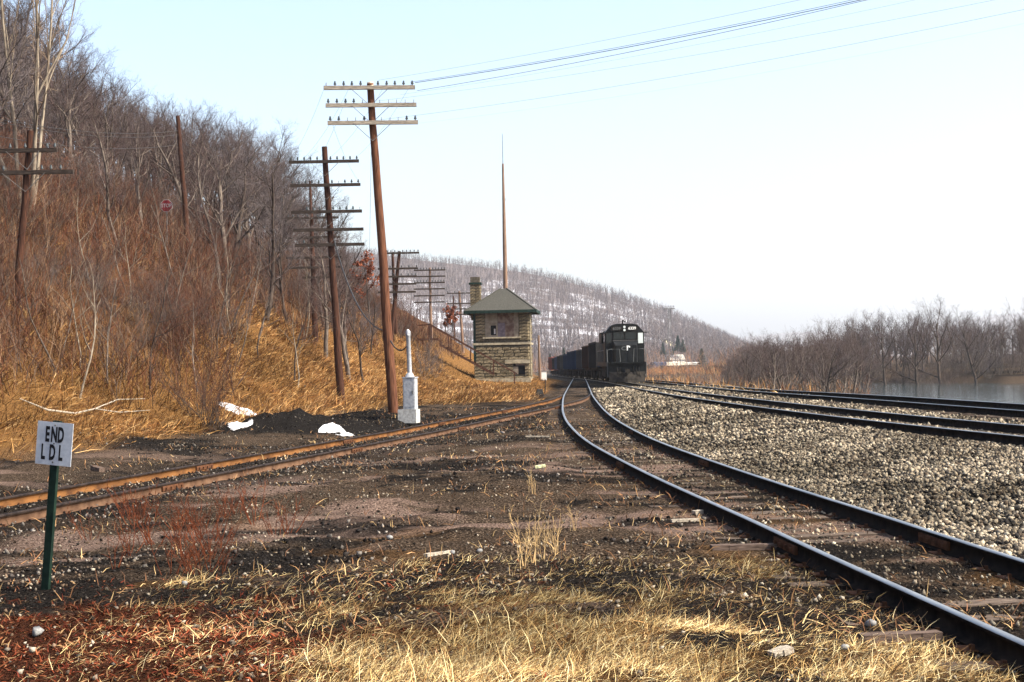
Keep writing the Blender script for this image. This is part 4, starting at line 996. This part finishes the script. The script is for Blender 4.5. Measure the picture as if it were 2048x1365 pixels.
# ------------------------------------------------------------------ train
LOCO = mat('black_loco_paint', (.004, .005, .0055), (.010, .011, .012), scale=3, rough=.6, spec=.12)
GRIME = mat('grimy_black', (.012, .011, .010), (.035, .030, .026), scale=4, rough=.85)
PANE = mat('cab_glass', (.012, .016, .018), rough=.1, spec=.5)
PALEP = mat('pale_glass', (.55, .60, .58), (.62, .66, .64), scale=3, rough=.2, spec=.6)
LETT = mat('white_lettering', (.78, .78, .74), rough=.5); LETD = mat('dull_lettering', (.09, .095, .095), rough=.5)
def on_track(y):
    dx = float(main_x(y+.5)-main_x(y-.5)); return Vector((float(main_x(y)), y, float(main_z(y))+.02)), -math.atan(dx)
wheel_me = MB().tube([(-.06, 0, 0), (-.04, 0, 0), (.0, 0, 0), (.07, 0, 0)], [.50, .50, .47, .47], 18).mesh('wheel', GRIME)
def truck(parent, y, n, gap, bw=1.06):
    T = MB()
    for s in (-1, 1):
        T.box((s*bw, y, .62), (.16, gap*(n-1)+.9, .30)).box((s*bw, y, .86), (.14, gap*(n-1)*.6+.4, .22))
        for k in range(n): T.box((s*bw, y+(k-(n-1)/2)*gap, .5), (.2, .34, .42))
    T.box((0, y, .75), (2.0, .5, .3)); t = T.build('truck', GRIME, parent)
    for s in (-1, 1):
        for k in range(n):
            w = link('wheel', wheel_me, t); w.location = (s*.76, y+(k-(n-1)/2)*gap, .5); w.scale = (s, 1, 1)
    for k in range(n): MB().tube([(-.76, y+(k-(n-1)/2)*gap, .5), (.76, y+(k-(n-1)/2)*gap, .5)], .08, 8).build('axle', GRIME, t)
LY = 108.3; lp, la = on_track(LY+9); lp, _ = on_track(LY)
LC_ = thing('locomotive', lp, 'black road-switcher locomotive numbered 6339 heading the freight train', 'locomotive', None, la)
MB().box((0, 10, 1.50), (2.9, 19.2, .30)).build('underframe', LOCO, LC_)
pi = MB().prism([(-1.45, .75), (1.45, .75), (1.45, 1.66), (-1.45, 1.66)], .28, .42).build('pilot', LOCO, LC_)
pwb = MB()
for s in (-1, 1): pwb.add([(0, -.30, .12), (s*1.35, .15, .12), (s*1.40, .28, .95), (0, .02, .88), (0, -.2, .12), (s*1.3, .25, .12), (s*1.35, .34, .95), (0, .14, .88)], [(0, 1, 2, 3), (4, 7, 6, 5), (0, 4, 5, 1), (1, 5, 6, 2), (2, 6, 7, 3), (0, 3, 7, 4)])
pwb.build('snow_plow', GRIME, LC_)
cp = MB().box((0, .0, .98), (.30, .9, .30)).box((.06, -.5, .98), (.22, .25, .34)).box((-.14, -.48, .98), (.10, .3, .30)).build('coupler', GRIME, LC_)
for x_ in (-.75, -.55, .5, .7, .9): MB().tube([(x_, .26, 1.3), (x_-.02, .05, 1.1), (x_+.03, .02, .75), (x_+.12, .1, .55)], .028, 6).build('air_hose', GRIME, LC_)
for s in (-1, 1):
    sw = MB()
    for k in range(3): sw.box((s*1.28, .85, .55+.36*k), (.34, .8, .05))
    sw.box((s*1.12, .85, 1.0), (.04, .8, 1.0)).build('steps', GRIME, LC_)
    MB().tube([(s*1.46, .35, .5), (s*1.48, .33, 1.7), (s*1.48, .33, 2.6), (s*1.2, .3, 2.66), (s*.55, .3, 2.66), (s*.5, .3, 1.65)], .028, 6).build('front_handrail', LETD, LC_)
    MB().tube([(s*1.46, 1.25, .5), (s*1.48, 1.25, 1.7), (s*1.48, 1.25, 2.7)], .025, 6).build('grab_iron', LETD, LC_)
MB().box((0, .12, 1.62), (2.7, .35, .10)).build('anticlimber', LOCO, LC_)
ns = MB(); prof = [(.95, 1.66), (.95, 2.95), (1.35, 3.28), (2.66, 3.36), (2.66, 1.66)]; 
ns.add([(s*(.82 if y_ < 1.0 else .98), y_, z_) for s in (-1, 1) for y_, z_ in prof], [(0, 1, 2, 3, 4), (9, 8, 7, 6, 5), (0, 5, 6, 1), (1, 6, 7, 2), (2, 7, 8, 3), (3, 8, 9, 4), (4, 9, 5, 0)])
nose = ns.build('nose', LOCO, LC_)
MB().box((.42, .935, 2.25), (.55, .03, 1.05)).build('nose_door', LOCO, nose); MB().box((.0, 1.9, 3.345), (1.9, 1.0, .03)).build('nose_top_highlight', IRON, nose)  # paler slab on the black nose top paints its sunlit highlight
o = link('lettering', text_mesh('lettering', 'R', .50, LETT, .003, 1.15, .018), nose); o.location = (.20, .94, 2.72)
o = link('lettering', text_mesh('lettering', 'C', .42, LETD, .003, 1.25, .010), nose); o.location = (-.19, .94, 2.70)
cpoly = [(-1.52, 1.66), (1.52, 1.66), (1.52, 3.98), (1.02, 4.56), (.6, 4.66), (-.6, 4.66), (-1.02, 4.56), (-1.52, 3.98)]
cab = MB().prism(cpoly, 2.62, 5.0).build('cab', LOCO, LC_)
for x_, w_, z0_, z1_, m_ in ((-.46, .80, 3.45, 4.02, PANE), (.46, .80, 3.45, 4.02, PANE), (-1.24, .40, 3.15, 3.92, PANE), (1.24, .38, 3.12, 3.92, PALEP)):  # right outer pane coloured pale to paint the sky light through it
    MB().box((x_, 2.605, (z0_+z1_)/2), (w_+.08, .03, z1_-z0_+.08)).build('window_frame', GRIME, cab)
    MB().box((x_, 2.585, (z0_+z1_)/2), (w_, .02, z1_-z0_)).build('window_pane', m_, cab)
for s in (-1, 1):
    for y_ in (3.3, 4.2): MB().box((s*1.525, y_, 3.6), (.02, .7, .62)).build('side_window', PANE, cab)
    MB().box((s*1.7, 3.75, 3.98), (.35, 1.7, .03)).build('sunshade', LOCO, cab)
for s, m_ in ((-1, LETD), (1, LETT)):  # right numerals bright for sun glint, left ones painted as shaded
    nb_ = MB().box((s*.60, 2.56, 4.28), (.82, .1, .30)).build('number_board', GRIME, cab)
    o = link('lettering', text_mesh('lettering', '6339', .30, m_, .003, 1.0, .008), nb_); o.location = (s*.60, 2.505, 4.28)
hl = MB().box((0, 2.56, 4.28), (.26, .12, .52)).build('headlight_housing', GRIME, cab)
for z_ in (4.16, 4.40): MB().tube([(0, 2.52, z_), (0, 2.485, z_)], .095, 14).build('headlight', PALEP, hl)
MB().tube([(-.1, 3.0, 4.66), (-.1, 3.0, 4.85)], .05, 8).tube([(-.1, 2.75, 4.88), (-.1, 3.25, 4.88)], [.09, .04], 8).tube([(.06, 2.8, 4.82), (.06, 3.2, 4.82)], [.07, .03], 8).build('horn', GRIME, cab)
lh = MB().prism([(-.95, 1.66), (.95, 1.66), (.95, 4.15), (.65, 4.42), (-.65, 4.42), (-.95, 4.15)], 5.0, 18.9).build('long_hood', LOCO, LC_)
MB().prism([(-1.3, 3.3), (1.3, 3.3), (1.3, 4.2), (.7, 4.46), (-.7, 4.46), (-1.3, 4.2)], 13.5, 18.2).build('radiator_flare', LOCO, lh)
for y_ in (14.3, 15.8, 17.3): MB().tube([(0, y_, 4.4), (0, y_, 4.62)], .62, 18).build('fan', GRIME, lh)
for k in range(12): MB().box((-.955, 5.7+k*1.05, 2.75), (.02, .9, 1.7)).build('hood_door', LOCO, lh)
for s in (-1, 1):
    MB().tube([(s*1.42, 5.0, 2.62), (s*1.42, 19.2, 2.62)], .024, 6).build('side_handrail', LETD, LC_)
    for k in range(9): MB().tube([(s*1.42, 5.2+k*1.72, 1.62), (s*1.42, 5.2+k*1.72, 2.62)], .02, 6).build('stanchion', LETD, LC_)
MB().box((0, 10, .95), (2.6, 5.2, .95)).build('fuel_tank', GRIME, LC_)
truck(LC_, 4.1, 3, 1.7); truck(LC_, 15.9, 3, 1.7)
# freight cars
CARC = {'brown': ((.022, .012, .009), (.045, .024, .018)), 'black': ((.012, .012, .013), (.035, .033, .032)), 'blue': ((.004, .016, .048), (.011, .035, .085)), 'slate': ((.03, .035, .04), (.06, .065, .07)),
        'red': ((.12, .03, .02), (.18, .05, .03)), 'cream': ((.55, .50, .40), (.68, .63, .52)), 'grey': ((.38, .37, .33), (.5, .48, .44)), 'navy': ((.03, .04, .08), (.06, .08, .14))}
CARM = {k: mat('car_paint_'+k, a, b2, scale=1.2, rough=.75, stretch=(1, 1, .25), bump=.05) for k, (a, b2) in CARC.items()}
rib_me = {}
def car(loc, rz, colour, L, H, label, group, ribs=11, closed=False):
    C = thing('freight_car', loc, label, 'freight car', group, rz); m = CARM[colour]; w = 1.45
    if closed: MB().prism([(-w, 1.15), (w, 1.15), (w, H-.25), (.6, H), (-.6, H), (-w, H-.25)], .5, L-.5).build('body', m, C)
    else:
        b = MB(); pr = [(.5, H), (.5, H-.5), (2.6, 1.2), (L-2.6, 1.2), (L-.5, H-.5), (L-.5, H)]
        b.box((-w+.03, L/2, (H+1.3)/2), (.06, L-1, H-1.3)).box((w-.03, L/2, (H+1.3)/2), (.06, L-1, H-1.3)).box((0, .6, H-.9), (2*w, .06, 1.8)).box((0, L-.6, H-.9), (2*w, .06, 1.8)).box((0, L/2, 1.25), (2*w-.3, L-2, .12))
        b.build('body', m, C)
        MB().box((-w-.02, L/2, H), (.14, L-1, .12)).box((w+.02, L/2, H), (.14, L-1, .12)).build('top_chord', m, C)
        ld = MB(); n = 8
        ld.add([(x_, .7+(L-1.4)*k/n, H-.35+(.3 if abs(x_) < 1 else 0)*(.5+.5*math.sin(k*2.1))) for k in range(n+1) for x_ in (-1.35, 0, 1.35)], [(3*k+j, 3*k+j+1, 3*k+j+4, 3*k+j+3) for k in range(n) for j in (0, 1)])
        ld.build('load', BLK, C)
    key = (colour, round(H, 2))
    if key not in rib_me: rib_me[key] = MB().box((0, 0, 0), (.10, .12, H-1.35)).mesh('rib', m)
    for s in (-1, 1):
        for k in range(ribs):
            o = link('rib', rib_me[key], C); o.location = (s*(w+.03), .9+(L-1.8)*k/(ribs-1), (H+1.25)/2-.05)
    MB().box((0, L/2, .98), (.5, L+.6, .34)).build('centre_sill', GRIME, C)
    truck(C, 2.4, 2, 1.75, 1.0); truck(C, L-2.4, 2, 1.75, 1.0)
    return C
TRAIN = [('black', 'black open hopper car coupled right behind the locomotive', None), ('brown', 'dark brown open hopper car, second car behind the locomotive', None), ('slate', 'slate-dark open hopper car just ahead of the blue cars', None),
         ('blue', 'blue open hopper car in the middle of the train', 'blue hopper cars'), ('blue', 'blue open hopper car in the middle of the train', 'blue hopper cars'), ('blue', 'blue open hopper car in the middle of the train', 'blue hopper cars'),
         ('slate', 'slate-dark open hopper car behind the blue cars', None), ('black', 'dark hopper car far back in the train', 'dark hopper cars far back'), ('navy', 'navy hopper car far back in the train', None),
         ('black', 'dark hopper car far back in the train', 'dark hopper cars far back'), ('red', 'rust-red boxcar near the far end of the train', None), ('red', 'last rust-red boxcar of the train', None)]
yc = LY+20.6
for i, (c_, lb, gp) in enumerate(TRAIN):
    p, a = on_track(yc+7); p, _ = on_track(yc); H = 3.5 if c_ != 'red' else 4.0
    car(p, a, c_, 15.2, H+rnd.uniform(-.1, .15), lb, gp, closed=(c_ == 'red')); yc += 16.2

# ------------------------------------------------------------------ far yard, right of the locomotive
for i, (px, d, c_, lb) in enumerate(((1302, 500, 'navy', 'dark blue covered car at the end of the pale parked cars'), (1316, 505, 'cream', 'long cream covered car parked in the far yard'), (1347, 520, 'grey', 'pale grey covered car parked in the far yard'))):
    p = at(px, 744, d); car((p.x, p.y, p.z), -1.15, c_, (6, 11, 12)[i], 3.4, lb, None, closed=True)
p = at(1389, 744, 520); sg = thing('yard_post', (p.x, p.y, p.z), 'pale yellow-white post standing at the end of the far yard', 'post')
MB().box((0, 0, 1.4), (1.0, .4, 3.0)).build('panel', CARM['cream'], sg); MB().box((0, 0, 3.0), (1.2, .5, .2)).build('cap', IRON, sg)
lt = at(1341, 745, 560); t_ = at(1341, 618, 560); LT = thing('light_tower', lt, 'tall thin floodlight tower in the far rail yard', 'light tower'); hh = t_.z-lt.z
m_ = MB()
for sx_ in (-.5, .5):
    for sy_ in (-.5, .5): m_.bar((sx_*1.6, sy_*1.6, 0), (sx_*.8, sy_*.8, hh), .16)
for k in range(14):
    f = lambda z: .8-.4*z/hh; za, zb = hh*k/14, hh*(k+1)/14; m_.bar((-f(za), -f(za), za), (f(zb), -f(zb), zb), .08).bar((f(za), -f(za), za), (-f(zb), -f(zb), zb), .08)
m_.build('lattice', IRON, LT); MB().box((0, 0, hh), (4.2, 3, .3)).build('platform', IRON, LT)
for q in (-1.5, -.5, .5, 1.5): MB().box((q, -1.2, hh+.8), (.7, .4, .8)).build('floodlight', SILV, LT)
h_ = at(1356, 736, 640); HO = thing('white_house', h_, 'small white house beyond the pale parked cars', 'house', None, .3)
MB().box((0, 3, 1.8), (7, 6, 3.6)).build('wall', LETT, HO); MB().add([(-3.9, -.4, 3.6), (3.9, -.4, 3.6), (3.9, 6.4, 3.6), (-3.9, 6.4, 3.6), (-3.9, 3, 6), (3.9, 3, 6)], [(0, 1, 5, 4), (2, 3, 4, 5), (0, 4, 3), (1, 2, 5), (0, 3, 2, 1)]).build('roof', CARM['grey'], HO)
for q in (-2, 2): MB().box((q, -.02, 2.0), (1, .06, 1.4)).build('window', DARK, HO)
# strip of snow-and-straw field across the valley
fl = at(1300, 684, 900); 
FI = MB().box((0, 0, 0), (34, 60, .6)).build('field', mat('pale_field', (.60, .50, .28), (.74, .66, .42), scale=.2)); FI.location = (fl.x-4, fl.y, fl.z-.3); FI.rotation_euler = (.10, 0, .05); tag(FI, kind='structure')
# conifers
NEED = mat('conifer_needles', (.012, .032, .026), (.03, .06, .045), scale=1.5)
def conifer_mesh(seed):
    rng = np.random.default_rng(seed); n = 900; z = 1+9*rng.random(n); r = (10.2-z)*.30*np.sqrt(rng.random(n)); a = rng.random(n)*6.28
    P = np.stack([.3*r*np.cos(a), .3*r*np.sin(a), z+.2], 1); D = unit(np.stack([np.cos(a), np.sin(a), -.25+.3*rng.random(n)], 1)); L = .4+r
    pts, rad = grow(rng, P, D, L, np.full(n, .16), 3, .1, 0); V, T, _ = ribbons(rng, pts, rad)
    return (MB().tube([(0, 0, 0), (0, 0, 10)], [.18, .03], 6).mesh('trunk', BARKD), np_mesh('needles', V, T, mats=(NEED,)))
CM = [conifer_mesh(s) for s in (1, 2)]
for px, py, d, hp in ((1404, 744, 480, 46), (1326, 712, 620, 26), (1356, 706, 640, 34), (1366, 708, 640, 28), (1345, 712, 620, 18), (1128, 722, 420, 26), (1100, 728, 420, 20), (1170, 716, 420, 22)):
    b = at(px, py, d); plant('conifer', CM[rnd.randrange(2)], b, 'dark green conifer standing alone in the hazy valley', 'tree', 'valley conifers', rnd.uniform(0, 6), hp/(FPX/d)/10)

# ------------------------------------------------------------------ woods on the far hill (one mass)
def forest(n, seed, label):
    rng = np.random.default_rng(seed); R, Cn, _ = HV.shape
    fi = rng.random(n)**.9*38.9; fj = rng.random(n)*(Cn-1.01); i, j = fi.astype(int), fj.astype(int); a, b = (fi-i)[:, None], (fj-j)[:, None]
    P = (HV[i, j]*(1-a)+HV[i+1, j]*a)*(1-b)+(HV[i, j+1]*(1-a)+HV[i+1, j+1]*a)*b
    px, py = proj(P[:, 0], P[:, 1], P[:, 2]); k = (px > 640) & (px < 1640); P = P[k]; fi = fi[k]
    # thinner where snow shows
    pn = fbm(P[:, 0], P[:, 1], 45, 3, 131); keep = (pn > .42) | (fi > 26) | (rng.random(len(P)) < .5); P = P[keep]; n = len(P)
    H = 4.5+4.5*rng.random(n); D = unit(np.stack([.05*rng.normal(size=n), .05*rng.normal(size=n), np.ones(n)], 1))
    pts, rad = grow(rng, P, D, H, np.full(n, .14), 3, .04, .05); V1, T1, M1 = ribbons(rng, pts, rad)
    p, d, l, r = sprout(rng, pts, rad, H, 9, .25, .75, .25, .55, .6, 1.0); q, qr = grow(rng, p, d, l, np.full(len(l), .11), 2, .1, .15); V2, T2, M2 = ribbons(rng, q, qr)
    c = np.array([(.10, .085, .088), (.125, .105, .105), (.08, .068, .075), (.135, .105, .095)])[rng.integers(0, 4, n)]
    C = np.concatenate([np.repeat(c, M1, 0), np.repeat(np.repeat(c, 9, 0), M2, 0)]); V, T = join([(V1, T1), (V2, T2)])
    o = link('hill_forest', np_mesh('hill_forest', V, T, C, (VEG,))); tag(o, label, None, None, 'stuff'); o['category'] = 'forest'
forest(42000, 141, 'bare grey woodland covering the far snowy hill')
# scrub on the valley floor beyond the train, both sides
def scrub(name, n, xr, yr, hr, seed, label, cols, dens=.3):
    o = thicket(name, n, yr, xr, hr, cols, label, seed, side='right', dens=dens); return o
SCR = [(.20, .12, .08), (.26, .15, .09), (.17, .14, .12), (.14, .11, .10), (.30, .14, .07)]
scrub('valley_scrub', 2600, (-60, 150), (330, 640), (2.5, 8), 151, 'brown scrub and small trees on the valley floor beyond the train', SCR)
scrub('lineside_scrub', 1500, (13.5, 60), (290, 400), (.8, 2.2), 152, 'russet brush beside the track beyond the locomotive', [(.34, .15, .06), (.28, .12, .06), (.36, .22, .11)])
scrub('bank_scrub', 1600, (15.5, 46), (75, 185), (.6, 2.0), 153, 'tangled russet brush along the near river bank', SCR)

# ------------------------------------------------------------------ river trees
RT = [tree_meshes('river%d' % i, 600+i, 10, BARKD, TWIGG if i % 2 else TWIG, 'round') for i in range(3)]
for px, top, lab in ((1715, 622, 'pale twiggy tree between the willow clump and the big river trees'), (1838, 626, 'dark single-trunk tree leaning beside the water on the far bank'), (1885, 602, 'tallest bare tree on the far river bank, with a steeply forked trunk'),
                     (1956, 616, 'broad bare tree with a stout dark trunk on the far river bank'), (2052, 640, 'bare tree at the far bank beyond the broad stout-trunked one'), (1775, 632, 'slender tree close beside the leaning single-trunk river tree')):
    d = 203; b = at(px, 767, d); z = gz(b.x, b.y); h = at(px, top, d).z-z
    k = rnd.randrange(3); plant('river_tree', RT[k], (b.x, b.y, z-.2), lab, 'tree', None, rnd.uniform(0, 6.28), h/10*1.15, h/10*1.1)
for i in range(150):
    px = rnd.uniform(1640, 2180); d = rnd.uniform(206, 285); b = at(px, 740, d); z = gz(b.x, b.y); h = rnd.uniform(7.0, 11.5); 
    plant('river_tree', rnd.choice(TR+TM), (b.x, b.y, z-.2), 'smaller bare tree crowding behind the big trees on the far bank', 'tree', 'trees behind the far bank', rnd.uniform(0, 6.28), h/10)
for i in range(70):
    px = rnd.uniform(1680, 2120); d = rnd.uniform(201, 232); b = at(px, 760, d); z = gz(b.x, b.y)
    plant('brush_shrub', SB[rnd.choice((1, 3))], (b.x, b.y, z), 'bare grey shrub at the water edge of the far bank', 'shrub', 'far bank shrubs', rnd.uniform(0, 6), rnd.uniform(.8, 1.9), part='twigs')
for i in range(190):
    px = rnd.uniform(1452, 1800); d = rnd.uniform(100, 178); b = at(px, 770, d); z = gz(b.x, b.y)
    if z < WATER-.15: continue
    top = np.interp(px, [1440, 1480, 1540, 1690, 1720, 1790], [740, 680, 655, 650, 625, 640])+rnd.uniform(-6, 30); h = max(2.5, at(px, float(top), d).z-z)
    plant('bank_tree', rnd.choice(TM+TM+TR), (b.x, b.y, z-.15), 'many-stemmed willowy tree in the clump on the near river bank', 'tree', 'near bank tree clump', rnd.uniform(0, 6.28), h/10*1.15, h/10)
for px, py, d in ((1905, 806, 62), (1850, 800, 66), (1940, 808, 58), (1800, 795, 74), (1960, 812, 55)):
    b = at(px, py, d); z = gz(b.x, b.y); plant('brush_shrub', SB[rnd.choice((0, 2))], (b.x, b.y, z), 'leafless bush on the bank just below the second main track', 'shrub', 'bushes below the river track', rnd.uniform(0, 6), rnd.uniform(.75, 1.05), part='twigs')
for px, py, d in ((1760, 790, 85), (1722, 790, 90), (1690, 785, 95)):
    b = at(px, py, d); z = gz(b.x, b.y); plant('sapling', SS[1], (b.x, b.y, z), 'slim bare sapling rising behind the second main track by the water', 'sapling', 'river saplings', rnd.uniform(0, 6), rnd.uniform(.8, 1.1), part='twigs')

# ------------------------------------------------------------------ russet-leaved oaks
LEAF = mat('dead_oak_leaf', (.10, .03, .018), (.22, .075, .04), scale=3)
def leafy(seed, H):
    (sv, s_t), (tv, tt_) = make_plant(seed, np.zeros((1, 3)), np.array([[0, 0, 1.0]]), np.array([H]), np.array([.05]), [(9, .25, .9, .42, .5, 4, 4, .1, .03), (6, .2, .6, .5, .5, 3, 0, .15, .0)])
    rng = np.random.default_rng(seed); n = 700; c = tv[rng.integers(0, len(tv), n)]+.06*rng.normal(size=(n, 3)); a = unit(rng.normal(size=(n, 3)))*.09; b = unit(rng.normal(size=(n, 3)))*.06
    V = np.stack([c-a, c+b, c+a, c-b], 1).reshape(-1, 3); T = (np.arange(n)[:, None, None]*4+np.array([(0, 1, 2), (0, 2, 3)])[None]).reshape(-1, 3)
    return np_mesh('trunk', *join([(sv, s_t), (tv, tt_)]), mats=(BARKD,)), np_mesh('leaves', V, T, mats=(LEAF,))
for px, py, d, h, s in ((738, 625, 78, 2.9, 31), (890, 668, 122, 2.2, 32), (905, 665, 124, 1.8, 33)):
    b = at(px, py, d); r = thing('young_oak', b, ('young oak still holding russet leaves behind the tall pole' if h > 2.5 else 'low oak bush with dead red leaves near the tower'), 'tree', None if h > 2.5 else 'low red-leaved oaks'); ms = leafy(s, h)
    link('trunk', ms[0], r); link('leaves', ms[1], r)

# ------------------------------------------------------------------ small things on the ground
SNOW = mat('old_snow', (.16, .14, .125), (.55, .55, .56), scale=5, rough=.8, bump=.4, bdist=.05, thr=(.30, .48))
def snow(px, py, rx, ry, h, label, seed):
    b = hit(px, py); n, m = 48, 12; rr = random.Random(seed); V = []; ph = [rr.random()*6 for _ in range(4)]
    for j in range(m+1):
        for k in range(n):
            a = 2*math.pi*k/n; f = 1+.25*math.sin(2*a+ph[0])+.16*math.sin(3*a+ph[1])+.08*math.sin(7*a+ph[2]); q = j/m
            x_, y_ = b.x+rx*f*q*math.cos(a), b.y+ry*f*q*math.sin(a); V.append((x_, y_, gz(x_, y_)+h*(max(0, 1-q**2.0)-.10)+.10*(float(fbm(x_, y_, .3, 4, 200+seed))-.5)))
    F = [(j*n+k, j*n+(k+1) % n, (j+1)*n+(k+1) % n, (j+1)*n+k) for j in range(m) for k in range(n)]
    o = MB().add(V, F).build('snow_patch', SNOW, smooth=True); tag(o, label, 'snow')
snow(476, 822, .50, .8, .16, 'white melting snow heap at the left end of the black cinder pile', 1)
snow(478, 853, .35, .5, .08, 'small flat snow remnant below the larger snow heap', 2)
snow(665, 862, .30, .6, .08, 'bright snow remnant between the cinder pile and the rusty rail', 3)
snow(690, 871, .22, .35, .06, 'tiny snow scrap touching the rusty rail', 4)
WEED = mat('red_weed', (.06, .016, .008), (.15, .044, .018), scale=8, obj_rand=.25); WEEDT = mat('tan_weed', (.42, .27, .12), (.58, .42, .22), scale=8, obj_rand=.2)
def weed_mesh(seed, n, H, m, spread=.35):
    rng = np.random.default_rng(seed); a = rng.random(n)*6.28; r = .12*rng.random(n); P = np.stack([r*np.cos(a), r*np.sin(a), 0*a-.03], 1)
    k = spread*(.3+rng.random(n)); D = unit(np.stack([k*np.cos(a), k*np.sin(a), 1+0*a], 1)); L = H*(.5+.6*rng.random(n))
    (sv, s_t), (tv, tt_) = make_plant(seed, P, D, L, np.full(n, .005), [(5, .3, .6, .4, .75, 3, 3, .12, .05), (3, .3, .6, .45, .8, 3, 0, .12, .03)], K0=5)
    return np_mesh('stem', sv, s_t, mats=(m,)), np_mesh('twigs', tv, tt_, mats=(m,))
WM = [weed_mesh(700+i, 6, .55, WEED, .7) for i in range(3)]; WT = [weed_mesh(710+i, 6, .7, WEEDT, .2) for i in range(2)]
for i in range(40):
    px, py = rnd.gauss(355, 135), rnd.uniform(1030, 1150)
    if not 150 < px < 600: continue
    b = hit(px, py); plant('red_weed', WM[i % 3], b, 'clump of thin red-brown weed stalks between the sign and the spur', 'weed', 'red weeds by the sign', rnd.uniform(0, 6), rnd.uniform(.6, 1.15), part='twigs')
for px, py, k, s in ((1048, 1135, 0, .9), (1065, 1128, 1, .75), (1110, 1110, 0, .7), (1085, 1120, 1, .6), (1150, 1060, 0, .5), (1065, 990, 1, .6)):
    b = hit(px, py); plant('tan_weed', WT[k], b, 'dry tan weed stalks standing in the bare middle of the yard', 'weed', 'tan weeds in the yard', rnd.uniform(0, 6), s, part='twigs')
for px, py, s in ((415, 850, .75), (435, 860, .6), (395, 835, .8), (845, 760, .8), (868, 755, .7), (850, 742, .9)):
    b = hit(px, py); plant('brush_shrub', SB[0 if px < 600 else 3], b, 'low russet bush beside the snow heap' if px < 600 else 'grey bare bush beside the white signal case', 'shrub', 'bushes by the snow' if px < 600 else 'bushes by the signal case', rnd.uniform(0, 6), s, part='twigs')
PALEW = mat('bleached_wood', (.20, .17, .135), (.40, .35, .28), scale=8, stretch=(1, 9, 9), bump=.3); DKW = mat('rotten_wood', (.05, .035, .028), (.14, .10, .08), scale=6, stretch=(1, 8, 8), bump=.4)
def scrap(px, py, L, w, h, a, m, label):
    b = hit(px, py); d = Vector((math.cos(a), math.sin(a), 0)); p0 = b-d*L/2; p1 = b+d*L/2; p0.z = gz(p0.x, p0.y)+h*.4; p1.z = gz(p1.x, p1.y)+h*.4
    q = MB(); s = d.cross(Vector((0, 0, 1))); n = 4
    for k in range(n):
        c0, c1 = p0.lerp(p1, k/n), p0.lerp(p1, (k+1)/n); w0, w1 = w*rnd.uniform(.7, 1), w*rnd.uniform(.7, 1)
        q.bar(c0+s*rnd.uniform(-.006, .006), c1+Vector((0, 0, rnd.uniform(0, .006)))+d*.01, w0, h*rnd.uniform(.8, 1))
    tag(q.build('wood_scrap', m), label, 'wood scrap')
scrap(876, 1110, .34, .06, .035, .9, PALEW, 'bleached white stick lying in the yard dirt beside the red weeds')
scrap(1080, 936, .17, .12, .05, .1, mat('yellow_scrap', (.55, .55, .30), (.66, .66, .4), scale=5), 'small pale yellow block lying between the yard tracks')
scrap(1370, 1045, .35, .06, .04, .3, PALEW, 'broken pale stick beside the left siding rail')
scrap(1395, 1030, .12, .09, .06, .6, PALEW, 'chunk of pale wood beside the left siding rail')
scrap(1490, 1100, .7, .13, .06, .1, DKW, 'dark rotten plank left of the siding rails')
scrap(1800, 1285, .55, .12, .06, .15, DKW, 'dark rotten tie end in the near right corner')
scrap(1075, 875, .6, .07, .04, .0, PALEW, 'pale splintered board left of the siding near the turnout')
scrap(195, 942, .30, .14, .10, -.7, DKW, 'dark wood chunk at the slope foot behind the sign')
scrap(1560, 1310, .14, .10, .04, .4, PALEW, 'small pale flake of wood in the near straw')
scrap(1010, 822, .3, .12, .08, .0, PALEW, 'pale stone-like block beside the rusty spur')
# fallen branch on the slope above the sign
fb = thing('fallen_branch', hit(250, 850), 'pale fallen branch lying on the slope above the sign', 'branch'); Q0 = fb.location
def bp(px, py): return hit(px, py)-Q0+Vector((0, 0, .18))
MB().tube([bp(95, 835), bp(150, 842), bp(190, 832), bp(235, 812), bp(290, 810)], [.028, .026, .022, .018, .010], 7).build('limb', PALEW, fb)
MB().tube([bp(190, 832), bp(240, 838), bp(300, 833)], [.02, .015, .007], 6).build('side_limb', PALEW, fb); MB().tube([bp(40, 812), bp(95, 835)], [.010, .026], 6).build('side_limb', PALEW, fb)
# big pale stones in the yard
rs_ = MB(); v_, f_ = ico()
for i, (px, py, s) in enumerate(((780, 1080, .07), (960, 1106, .06), (905, 1110, .05), (1005, 868, .10), (945, 905, .09), (370, 1172, .06), (1740, 1255, .07), (1690, 1300, .06), (75, 1275, .10))):
    b = hit(px, py); rr = np.random.default_rng(i); V = v_*(1+.2*rr.normal(size=(12, 1)))*np.array([s, s*.8, s*.55])*.7; 
    o = link('pale_stone', np_mesh('pale_stone', V, f_, np.full((12, 3), .22), (STONE,))); o.location = (b.x, b.y, b.z+s*.3); o.rotation_euler = (0, 0, i); tag(o, 'loose pale stone lying in the open yard dirt', 'stone', 'pale loose stones')

# ------------------------------------------------------------------ haze
if HAZE:
    hz_ = MB().box((500, 4600, 210), (15000, 9900, 440)).build('haze', []); tag(hz_, kind='stuff', label='pale river-valley haze')
    m = bpy.data.materials.new('haze'); m.use_nodes = True; N = m.node_tree.nodes; L = m.node_tree.links; N.remove(N['Principled BSDF'])
    v = N.new('ShaderNodeVolumePrincipled'); v.inputs['Color'].default_value = (.86, .90, .97, 1); v.inputs['Density'].default_value = HAZE; v.inputs['Anisotropy'].default_value = .2
    L.new(v.outputs['Volume'], N['Material Output'].inputs['Volume']); hz_.data.materials.clear(); hz_.data.materials.append(m)
